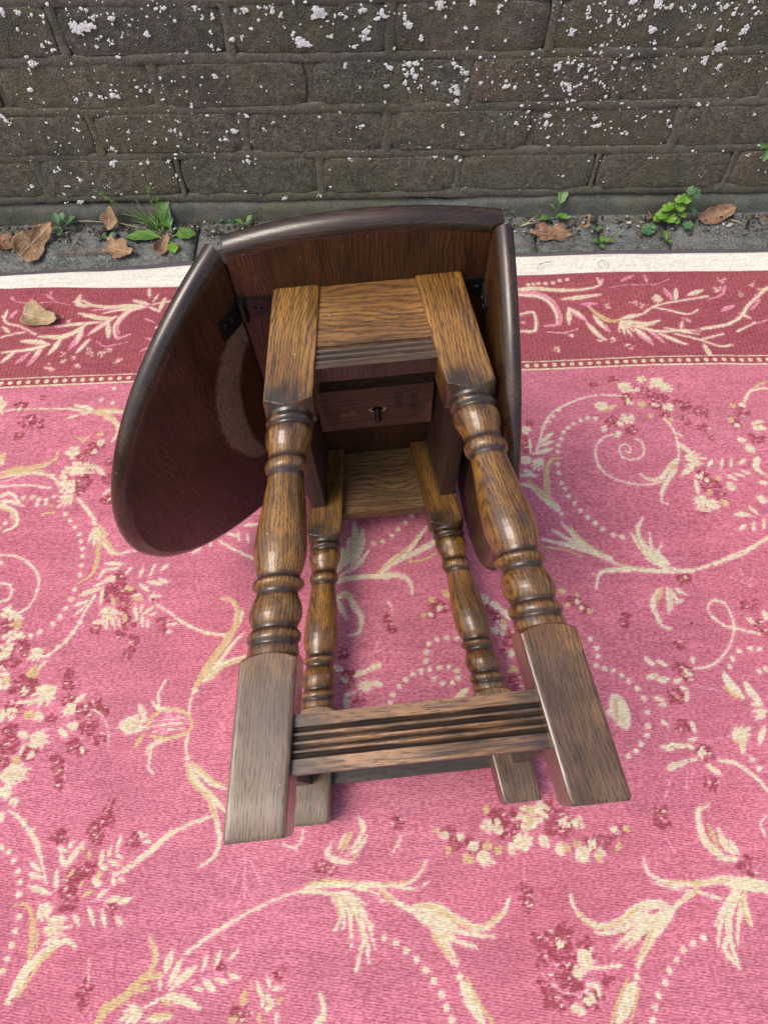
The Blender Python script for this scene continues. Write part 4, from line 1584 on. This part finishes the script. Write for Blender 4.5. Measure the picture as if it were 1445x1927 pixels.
# ---- hinges
def plate(name, x0, x1, y0, y1, z0, z1, mat, parent, m=None):
    bm = bmesh.new(); bmesh.ops.create_cube(bm, size=1, matrix=Matrix.Translation(((x0+x1)/2, (y0+y1)/2, (z0+z1)/2)) @ Matrix.Diagonal((abs(x1-x0), abs(y1-y0), abs(z1-z0), 1)))
    bmesh.ops.bevel(bm, geom=bm.edges[:], offset=.0006, segments=2, affect='EDGES')
    return obj(name, bm, mat, parent, m)
def screw_head(parent, mtx):
    bm = bmesh.new(); bmesh.ops.create_uvsphere(bm, u_segments=12, v_segments=6, radius=.0036, matrix=mtx @ Matrix.Diagonal((1, 1, .35, 1)))
    o = obj('screw', bm, M['iron'], parent); o.data.shade_smooth()
for side, Lm, sgn in ((-1, LMx, 1), (1, RMx, -1)):
    for wc in (.160, -.160):
        zc = wc
        hg = plate('hinge', side*.088, side*.1135, -.0022, .0002, zc-.013, zc+.013, M['iron'], table)
        b2 = plate('hinge_flap', .003, .029, sgn*-.0002, sgn*.0024, zc-.014-.004*(wc > 0), zc+.012-.004*(wc > 0), M['iron'], hg)
        b2.data.transform(Lm)
        bm = bmesh.new(); bmesh.ops.create_cone(bm, cap_ends=True, segments=16, radius1=.0036, radius2=.0036, depth=.029, matrix=Matrix.Translation((side*.1155, -.0035, zc-.001)))
        k_ = obj('hinge_pin', bm, M['iron'], hg); smooth_by_angle(k_.data, 40)
        Rx90 = Matrix.Rotation(rad(90), 4, 'X')
        screw_head(hg, Matrix.Translation((side*.1005, -.0024, zc)) @ Rx90)
        for s_ in (.012, .022): screw_head(hg, Lm @ Matrix.Translation((s_, sgn*.0026, zc-.002)) @ Rx90)

# ================================================================ PLANTS, DEAD LEAVES, LITTER
def leafmat(name, c1, c2, rough=.5, trans=.25):
    a = N(name); co = a.vadd(a.obc(), a.rand_off()); n_ = a.noise(co, 90, 3); n2 = a.noise(co, 420, 2)
    c = a.mix(a.rng(n_, .3, .7), c1, c2); c = a.mix(a.rng(n2, .55, .7, 0, .3), c, tuple(x*.5 for x in c1))
    return a.out(c, rough, a.bump(n_, .4, .002), Transmission_Weight=0.0, Subsurface_Weight=.12, Subsurface_Radius=(.002, .003, .001))
M['green'] = leafmat('green_leaf', (.055, .135, .022), (.115, .235, .045))
M['lime'] = leafmat('lime_leaf', (.095, .215, .020), (.155, .310, .038))
M['bluegreen'] = leafmat('dull_green_leaf', (.045, .115, .045), (.075, .165, .06))
M['grass'] = leafmat('grass_blade', (.07, .15, .022), (.15, .25, .05))
M['straw'] = leafmat('straw', (.33, .27, .15), (.45, .38, .24), .8)
def dead_mat(name, c1, c2, c3):
    a = N(name); co = a.vadd(a.obc(), a.rand_off()); n_ = a.noise(co, 60, 4, .6); n2 = a.noise(co, 300, 3, .6)
    c = a.mix(a.rng(n_, .35, .68), c1, c2); c = a.mix(a.rng(n2, .52, .70, 0, .65), c, c3)
    at_ = a.n('ShaderNodeAttribute', attribute_name='vein'); c = a.mix(a.math('MULTIPLY', at_.outputs['Fac'], .7), c, tuple(min(1, x*1.5) for x in c2))
    return a.out(c, .72, a.bump(a.math('ADD', n_, n2), .5, .002))
M['dead'] = dead_mat('dead_leaf_tan', (.21, .118, .060), (.34, .215, .120), (.10, .055, .030))
M['dead_pale'] = dead_mat('dead_leaf_pale', (.30, .215, .115), (.40, .30, .17), (.16, .095, .045))
M['dead_dark'] = dead_mat('dead_leaf_dark', (.15, .078, .043), (.27, .155, .09), (.07, .035, .02))
def dead_leaf(label, loc, rot, L, Wd, seed, mat, curl=.5, torn=.15, tilt=(0, 0), lobes=5, point=1.0):
    rs = random.Random(seed); nr, na = 9, 56; v, f, ve = [(0, 0, 0)], [], [1.0]
    for k in range(1, nr+1):
        t = k/nr
        for i in range(na):
            a_ = 6.28318*i/na; c_, s_ = math.cos(a_), math.sin(a_)
            rr_ = 1+.16*math.cos(lobes*a_)*t+torn*(n3(c_*2.2+seed, s_*2.2, seed)*1.2+.5*n3(c_*7, s_*7+seed, 2))+.05*(i % 3 == 0)
            rr_ *= 1+.25*point*max(0, c_)**6
            x, y = L/2*c_*rr_*t, Wd/2*s_*rr_*t
            z = curl*(L*.55)*((y/(Wd/2))**2*.45+(x/(L/2))**2*.28)+.10*L*n3(x*30+seed, y*30, 1)+.045*L*n3(x*80, y*80+seed, 4)
            vein = 1.0 if (abs(y) < Wd*.02) else 0.0
            for q in (.5, -.5):
                if abs((abs(y)/Wd*1.6-(x/L)*1.0) % .26-.13) < .016: vein = .7
            z += .0012*vein
            v.append((x, y, z)); ve.append(vein)
    for i in range(na): f.append((0, 1+i, 1+(i+1) % na))
    for k in range(nr-1):
        for i in range(na): j = (i+1) % na; f.append((1+k*na+i, 1+(k+1)*na+i, 1+(k+1)*na+j, 1+k*na+j))
    R_ = Matrix.Rotation(rot, 4, 'Z') @ Matrix.Rotation(tilt[0], 4, 'X') @ Matrix.Rotation(tilt[1], 4, 'Y')
    zmin = min((R_ @ Vector(p)).z for p in v)
    me = pydata('dead_leaf', v, f, True); va = me.attributes.new('vein', 'FLOAT', 'POINT'); va.data.foreach_set('value', ve)
    o = obj('dead_leaf', me, mat, m=Matrix.Translation((loc[0], loc[1], loc[2]-zmin)) @ R_)
    sm_ = o.modifiers.new('thick', 'SOLIDIFY'); sm_.thickness = .0005
    return tag(o, label, 'dead leaf', 'dead leaves')
PZ = -.004
dead_leaf('large tan curled dead leaf lying across the rug corner at far left', (-.612, 1.012, PZ+.002), rad(62), .066, .046, 3, M['dead'], .45, .16, (rad(38), rad(-10)), 3)
dead_leaf('brown crumpled dead leaf partly hidden behind the large tan leaf', (-.668, 1.022, PZ), rad(160), .070, .042, 14, M['dead_dark'], .45, .16, (rad(15), 0), 4)
dead_leaf('pinkish tan dead leaf propped upright in the grass against the wall', (-.480, 1.063, .006), rad(80), .030, .026, 25, M['dead'], .6, .14, (rad(10), rad(-55)), 4)
dead_leaf('crumpled tan dead leaf at the end of the long twig', (-.463, 1.010, PZ), rad(-25), .046, .034, 36, M['dead'], .7, .22, (rad(20), 0), 5)
dead_leaf('small folded brown dead leaf under the broad green leaf', (-.389, 1.014, PZ), rad(75), .036, .022, 47, M['dead'], .8, .12, (rad(25), 0), 3)
dead_leaf('pale tan dead leaf lying on the red border of the rug', (-.566, .848, .0005), rad(-12), .050, .038, 58, M['dead_pale'], .75, .08, (rad(14), rad(6)), 3)
dead_leaf('flat torn brown dead leaf on the paving right of the table', (.298, 1.046, PZ), rad(-6), .066, .034, 69, M['dead_dark'], .35, .24, (rad(18), 0), 6, 0)
dead_leaf('tiny curled reddish dead leaf at the wall foot right of centre', (.360, 1.075, PZ), rad(60), .028, .018, 80, M['dead'], .9, .2, (rad(25), 0), 3)
dead_leaf('folded two-tone dead leaf right beside the bright green herb', (.592, 1.083, .001), rad(20), .046, .034, 91, M['dead_dark'], .9, .1, (rad(30), rad(-10)), 2)
dead_leaf('scrap of pink-brown dead leaf left of the bright green herb', (.480, 1.088, .001), rad(100), .018, .012, 92, M['dead'], .6, .1, (rad(30), 0), 2)

def tube(pts, r0, r1, n=6):
    v, f = [], []
    for k, p in enumerate(pts):
        p = Vector(p); a_ = Vector(pts[max(k-1, 0)]); b_ = Vector(pts[min(k+1, len(pts)-1)]); d = (b_-a_).normalized()
        x = d.orthogonal().normalized(); y = d.cross(x); r_ = r0+(r1-r0)*k/(len(pts)-1)
        for i in range(n): q = p+(x*math.cos(6.283*i/n)+y*math.sin(6.283*i/n))*r_; v.append(tuple(q))
    for k in range(len(pts)-1):
        for i in range(n): j = (i+1) % n; f.append((k*n+i, k*n+j, (k+1)*n+j, (k+1)*n+i))
    f.append(tuple(range(n))[::-1]); f.append(tuple((len(pts)-1)*n+i for i in range(n)))
    return v, f
def stem(parent, pts, r0, r1, mat, name='stem'): v, f = tube(pts, r0, r1); return obj(name, pydata(name, v, f, True), mat, parent)
tw = [(-.575+.0035*k, .9975+.0022*n3(k*.4, 1, 1)+.00020*k*(k < 20)+.004*(k >= 20), .0005+.0015*abs(n3(k*.5, 2, 2))) for k in range(30)]
v, f = tube(tw, .0013, .0009); tag(obj('twig', pydata('twig', v, f, True), M['dead_dark']), 'long thin brown twig lying along the rug edge at left', 'twig')
v, f = tube([(-.545, 1.000, 0), (-.540, 1.018, .003), (-.531, 1.032, .007), (-.526, 1.05, .010), (-.519, 1.062, .014)], .0011, .0007)
tag(obj('twig', pydata('twig', v, f, True), M['dead_dark']), 'short forked twig standing off the long twig towards the wall', 'twig')

def leaf_mesh(L, Wd, bend=.3, fold=.15, scallop=0, nl=0, shape='oval', seed=0):
    nl_, nw = 14, 6; v, f = [], []
    for i in range(nl_+1):
        t = i/nl_
        w = {'oval': math.sin(math.pi*min(1, t*.97+.03))**.7, 'spoon': (.16 if t < .25 else .16+.84*math.sin(math.pi*min(1, (t-.25)/.75*.95+.05))**.6), 'blade': (1-t)**.6*min(1, t*6+.4)}[shape]
        for j in range(nw+1):
            s_ = (j/nw)*2-1; y = s_*Wd/2*w*(1+(.12*math.sin(t*scallop*6.28) if abs(s_) == 1 else 0))
            v.append((t*L*math.cos(bend*t), y, L*math.sin(bend*t)*t+fold*abs(y)+.02*L*n3(t*5+seed, s_*2, seed)))
    for i in range(nl_):
        for j in range(nw): q0 = i*(nw+1)+j; f.append((q0, q0+1, q0+nw+2, q0+nw+1))
    return pydata('leaf', v, f, True)
def round_leaf(r_, lobes, seed, cup=.25):
    n, k_ = 48, 5; v, f = [(0, 0, 0)], []
    for k in range(1, k_+1):
        t = k/k_
        for i in range(n):
            a_ = 6.28318*i/n; q = r_*t*(.92+.20*t*abs(math.cos(lobes*a_/2))**.6+.06*n3(math.cos(a_)*3, math.sin(a_)*3, seed)-.35*t*math.exp(-((a_-math.pi)/.25)**2))
            v.append((q*math.cos(a_), q*math.sin(a_), cup*r_*t*t*(.6+.5*n3(math.cos(a_)*2, math.sin(a_)*2, seed))+.08*r_*t*math.cos(lobes*a_)))
    for i in range(n): f.append((0, 1+i, 1+(i+1) % n))
    for k in range(k_-1):
        for i in range(n): j = (i+1) % n; f.append((1+k*n+i, 1+(k+1)*n+i, 1+(k+1)*n+j, 1+k*n+j))
    return pydata('leaf', v, f, True)
def place(az, el, loc, roll=0): return Matrix.Translation(loc) @ Matrix.Rotation(az, 4, 'Z') @ Matrix.Rotation(-el, 4, 'Y') @ Matrix.Rotation(roll, 4, 'X')
# grass tuft
gr = empty('grass_tuft', Matrix.Translation((-.400, 1.058, PZ))); tag(gr, 'tuft of thin green grass growing at the wall foot left of the table', 'grass')
rs = random.Random(5)
for k in range(26):
    L = rs.uniform(.035, .115); az = rad(rs.choice((150, 160, 165, 172, 140, 120, 90, 100, 80, 60))+rs.uniform(-12, 12)); el = rad(rs.uniform(22, 70))
    obj('blade', leaf_mesh(L, rs.uniform(.0022, .0040), rs.uniform(-.9, -.2), .3, shape='blade', seed=k), M['grass'], gr, place(az, el, (rs.uniform(-.012, .012), rs.uniform(-.008, .008), 0)))
for x1, z1, y1 in ((-.092, .078, .012), (.004, .088, .008), (.017, .070, .004)):
    pts = [(x1*t, y1*t, z1*(t*1.15-.15*t*t)) for t in (0, .25, .5, .75, 1)]; s_ = stem(gr, pts, .0009, .0005, M['grass'], 'seed_stalk')
    vv, ff = [], []
    for q in range(16):
        t = .62+.38*q/16; p = Vector((x1*t, y1*t, z1*(t*1.15-.15*t*t)))+Vector((rs.uniform(-.004, .004), rs.uniform(-.004, .002), rs.uniform(-.003, .004)))
        bm = bmesh.new(); bmesh.ops.create_icosphere(bm, subdivisions=1, radius=1, matrix=Matrix.Translation(p) @ Matrix.Rotation(rs.uniform(0, 3), 4, 'Y') @ Matrix.Diagonal((.0010, .0010, .0028, 1)))
        b0 = len(vv); bm.verts.index_update(); vv += [tuple(x.co) for x in bm.verts]; ff += [tuple(b0+x.index for x in fc.verts) for fc in bm.faces]; bm.free()
    obj('seed_head', pydata('seed_head', vv, ff, True), M['grass'], s_)
tag(obj('straw_stalk', (lambda t: pydata('straw_stalk', t[0], t[1], True))(tube([(-.565, 1.072, .008), (-.52, 1.067, .012), (-.46, 1.06, .012), (-.41, 1.052, .004)], .0008, .0007)), M['straw']), 'dry pale grass stalk lying flat to the left of the grass tuft', 'stalk')
# broad-leaved weed
bl = empty('broadleaf_weed', Matrix.Translation((-.378, 1.040, PZ))); tag(bl, 'low weed with broad oval green leaves in front of the grass tuft', 'weed')
for L, Wd, az, el, x0, y0, c in ((.072, .026, 176, 14, -.004, -.004, 'green'), (.052, .024, 118, 48, .004, .010, 'green'), (.042, .030, 8, 14, .004, .002, 'green'), (.030, .018, -70, 12, .004, -.010, 'lime'), (.060, .016, 100, 62, .0, .016, 'green')):
    obj('leaf', leaf_mesh(L, Wd, -.25, .18, 3, shape='spoon', seed=L*100), M[c], bl, place(rad(az), rad(el), (x0, y0, .003)))
def seedling(label, loc, specs, mat, name='seedling', cat='weed', stemh=.012):
    e = empty(name, Matrix.Translation(loc)); tag(e, label, cat, 'small weeds along the wall foot')
    for i, (dx, dy, dz, L, Wd, az, el) in enumerate(specs):
        stem(e, [(0, 0, 0), (dx*.5, dy*.5, dz*.7), (dx, dy, dz)], .0009, .0006, mat)
        obj('leaf', leaf_mesh(L, Wd, -.3, .2, 2, shape='oval', seed=i+loc[0]*9), mat, e, place(rad(az), rad(el), (dx, dy, dz)))
    return e
seedling('small rounded-leaf green seedling at the wall foot at far left', (-.570, 1.062, PZ), [(-.004, 0, .016, .020, .014, 120, 50), (.010, 0, .014, .022, .016, 20, 45), (0, -.006, .008, .018, .013, -95, 20), (.006, 0, .022, .014, .010, 80, 60), (-.006, -.002, .006, .014, .010, 190, 20)], M['bluegreen'])
seedling('tiny green seedling between the twig and the broad-leaved weed', (-.482, 1.034, PZ), [(.003, 0, .006, .014, .009, 60, 40), (-.004, 0, .005, .013, .009, 150, 30), (.004, -.004, .004, .012, .008, -40, 20)], M['bluegreen'])
seedling('dark small-leaved seedling close behind the left edge of the tabletop', (-.275, 1.078, PZ), [(.010*k-.02, .003*(k % 2), .005, .012, .008, 40*k, 30) for k in range(5)], M['bluegreen'])
seedling('pair-leaved green seedling standing behind the top edge of the table', (-.245, 1.062, PZ), [(-.004, 0, .012, .015, .010, 150, 35), (.005, 0, .016, .016, .010, 40, 50)], M['green'])
seedling('upright three-leaved sprig at the wall foot right of the table', (.306, 1.082, PZ), [(-.008, -.004, .010, .020, .014, 200, 25), (.004, -.002, .014, .024, .015, -40, 25), (.006, .002, .036, .028, .017, 70, 55), (-.002, 0, .026, .014, .008, 160, 45)], M['green'])
seedling('wispy pale sprig just right of the dark top edge of the table', (.208, 1.090, .002), [(.008*k-.03, 0, .006+.006*(k % 3), .012, .004, 30+50*k, 40) for k in range(7)], M['grass'])
seedling('green sprig growing out of a wall joint at the far right edge', (.634, 1.098, .135), [(-.006, -.010, .004, .020, .010, 215, 20), (.004, -.012, .010, .022, .012, -60, 30), (-.002, -.010, -.006, .018, .010, 250, -30)], M['green'])
seedling('small green weed in the paving joint at right of the torn brown leaf', (.383, 1.022, PZ), [(0, 0, .006, .014, .010, 70, 30), (.006, 0, .006, .014, .010, 0, 30), (-.005, 0, .005, .012, .009, 170, 25), (0, -.004, .004, .012, .008, -90, 20)], M['green'])
seedling('tiny green weed in the paving joint below the bright herb', (.497, 1.026, PZ), [(0, 0, .006, .017, .010, 100, 40), (.003, 0, .003, .010, .007, -30, 20)], M['green'])
seedling('thin weed tips higher up the paving joint behind the green weed', (.381, 1.052, PZ), [(0, 0, .004, .010, .006, 80, 30), (.002, .003, .004, .010, .006, 20, 30), (-.002, .002, .004, .009, .005, 150, 30)], M['bluegreen'])
def lobed_plant(label, loc, specs, cat='herb', sc=.80):
    e = empty('lobed_herb', Matrix.Translation(loc)); tag(e, label, cat)
    for i, (dx, dy, dz, r_, az, el, c) in enumerate(specs):
        dx, dy, dz, r_ = dx*sc*1.12, dy*sc, dz*sc*1.12, r_*sc*(.72+.25*abs(n3(i*3.3, dx*90, 1)))
        stem(e, [(0, 0, 0), (dx*.35, dy*.3, dz*.6), (dx*.8, dy*.8, dz*.97), (dx, dy, dz)], .0010, .0007, M[c])
        obj('leaf', round_leaf(r_, 7, i+loc[0]*5), M[c], e, place(rad(az), rad(el), (dx, dy, dz)))
lobed_plant('bright lime green herb with scalloped round leaves at the wall foot', (.512, 1.078, .001), [(-.022, -.012, .020, .017, 200, -18, 'lime'), (-.006, -.016, .016, .016, 250, -20, 'lime'), (-.014, -.008, .034, .015, 170, -30, 'lime'), (.006, -.010, .038, .015, 300, -25, 'lime'), (.014, -.014, .024, .014, 330, -22, 'lime'), (.014, -.006, .054, .015, 280, -35, 'lime'), (.004, -.004, .050, .013, 200, -30, 'lime'), (.034, -.006, .030, .016, 350, -30, 'bluegreen'), (.030, -.004, .064, .015, 300, -40, 'bluegreen'), (.020, -.002, .068, .012, 220, -40, 'bluegreen'), (-.026, -.008, .008, .013, 180, -14, 'lime'), (.008, -.016, .010, .012, 280, -18, 'lime')])
lobed_plant('dull green scalloped leaf lying flat on the paving near the rug edge', (.472, 1.052, PZ), [(-.004, -.004, .008, .019, 230, -12, 'bluegreen'), (.007, .002, .010, .012, 20, -10, 'bluegreen')])
lobed_plant('small dull green scalloped leaf just below the bright lime herb', (.540, 1.062, PZ), [(0, -.004, .010, .015, 260, -16, 'bluegreen'), (.006, .004, .008, .010, 60, -10, 'bluegreen')])
# straw bits near the sprig
for i, (x, y, L, az, lb) in enumerate(((.262, 1.068, .034, 12, 'pale dry straw left of the three-leaved sprig'), (.268, 1.080, .030, 40, 'short straw leaning on the wall foot beside the sprig'), (.63, 1.072, .026, -30, 'pale straw scrap at far right by the wall'))):
    v, f = tube([(x-L/2*math.cos(rad(az)), y-L/2*math.sin(rad(az)), .0), (x, y, .003), (x+L/2*math.cos(rad(az)), y+L/2*math.sin(rad(az)), .002)], .0013, .0010)
    tag(obj('straw', pydata('straw', v, f, True), M['straw']), lb, 'straw')
# crumbs and soil gathered in the angle of wall and paving
v, f, mi = [], [], []
rs = random.Random(77)
for k in range(1500):
    x = rs.uniform(-1.1, 1.1); t = abs(rs.gauss(0, .022)); y = 1.078+.018*x-t; 
    if y < 1.0: continue
    s_ = rs.uniform(.0008, .0030)*(1 if rs.random() < .9 else 1.8); b0 = len(v); z = -.002+max(0, .010*(1-t/.03))*rs.random()
    bm = bmesh.new(); bmesh.ops.create_icosphere(bm, subdivisions=1, radius=s_, matrix=Matrix.Translation((x, y, z)) @ Matrix.Rotation(rs.uniform(0, 3), 4, 'Z') @ Matrix.Diagonal((rs.uniform(.6, 2.4), 1, rs.uniform(.3, .8), 1)))
    bm.verts.index_update(); vv = [Vector(q.co) for q in bm.verts]; ff = [tuple(b0+q.index for q in fc.verts) for fc in bm.faces]; bm.free()
    v += [tuple(q) for q in vv]; f += ff; c = rs.choice((0, 0, 0, 0, 1, 1, 2)); mi += [c]*len(ff)
me = pydata('soil_crumbs', v, f, True)
for m_ in (simple('soil', (.035, .030, .024), .95), simple('bark_bits', (.13, .085, .05), .9), simple('pale_grit', (.40, .38, .34), .9)): me.materials.append(m_)
me.polygons.foreach_set('material_index', np.array(mi, np.int32))
tag(obj('soil_crumbs', me), 'dark crumbs, bark bits and grit gathered along the wall foot', 'litter', kind='stuff')
# loose threads on the white edge
for i, (pts, lb) in enumerate(((((.262, .951, .004), (.268, .962, .006), (.280, .968, .005), (.288, .970, .004)), 'loose brown thread end on the white rug edge right of the table'), (((.372, .955, .003), (.366, .964, .006), (.376, .971, .006), (.386, .965, .005), (.384, .957, .003)), 'small loop of loose thread on the white rug edge'))):
    v, f = tube(pts, .0006, .0005); tag(obj('loose_thread', pydata('loose_thread', v, f, True), M['straw' if i else 'dead_dark']), lb, 'thread')
for x, y, lb in ((.048, -.128, 'tiny dark crumb on the rug near the bottom edge'), (.395, .318, 'tiny dark speck on the rug at right'), (-.302, .353, 'tiny grey speck on the pink rug left of the table')):
    bm = bmesh.new(); bmesh.ops.create_icosphere(bm, subdivisions=2, radius=.0013)
    for q in bm.verts: q.co *= 1+.4*n3(q.co.x*900, q.co.y*900, x*9); q.co.z *= .6
    tag(obj('crumb', bm, M['hole'], m=Matrix.Translation((x, y, .001))), lb, 'crumb')
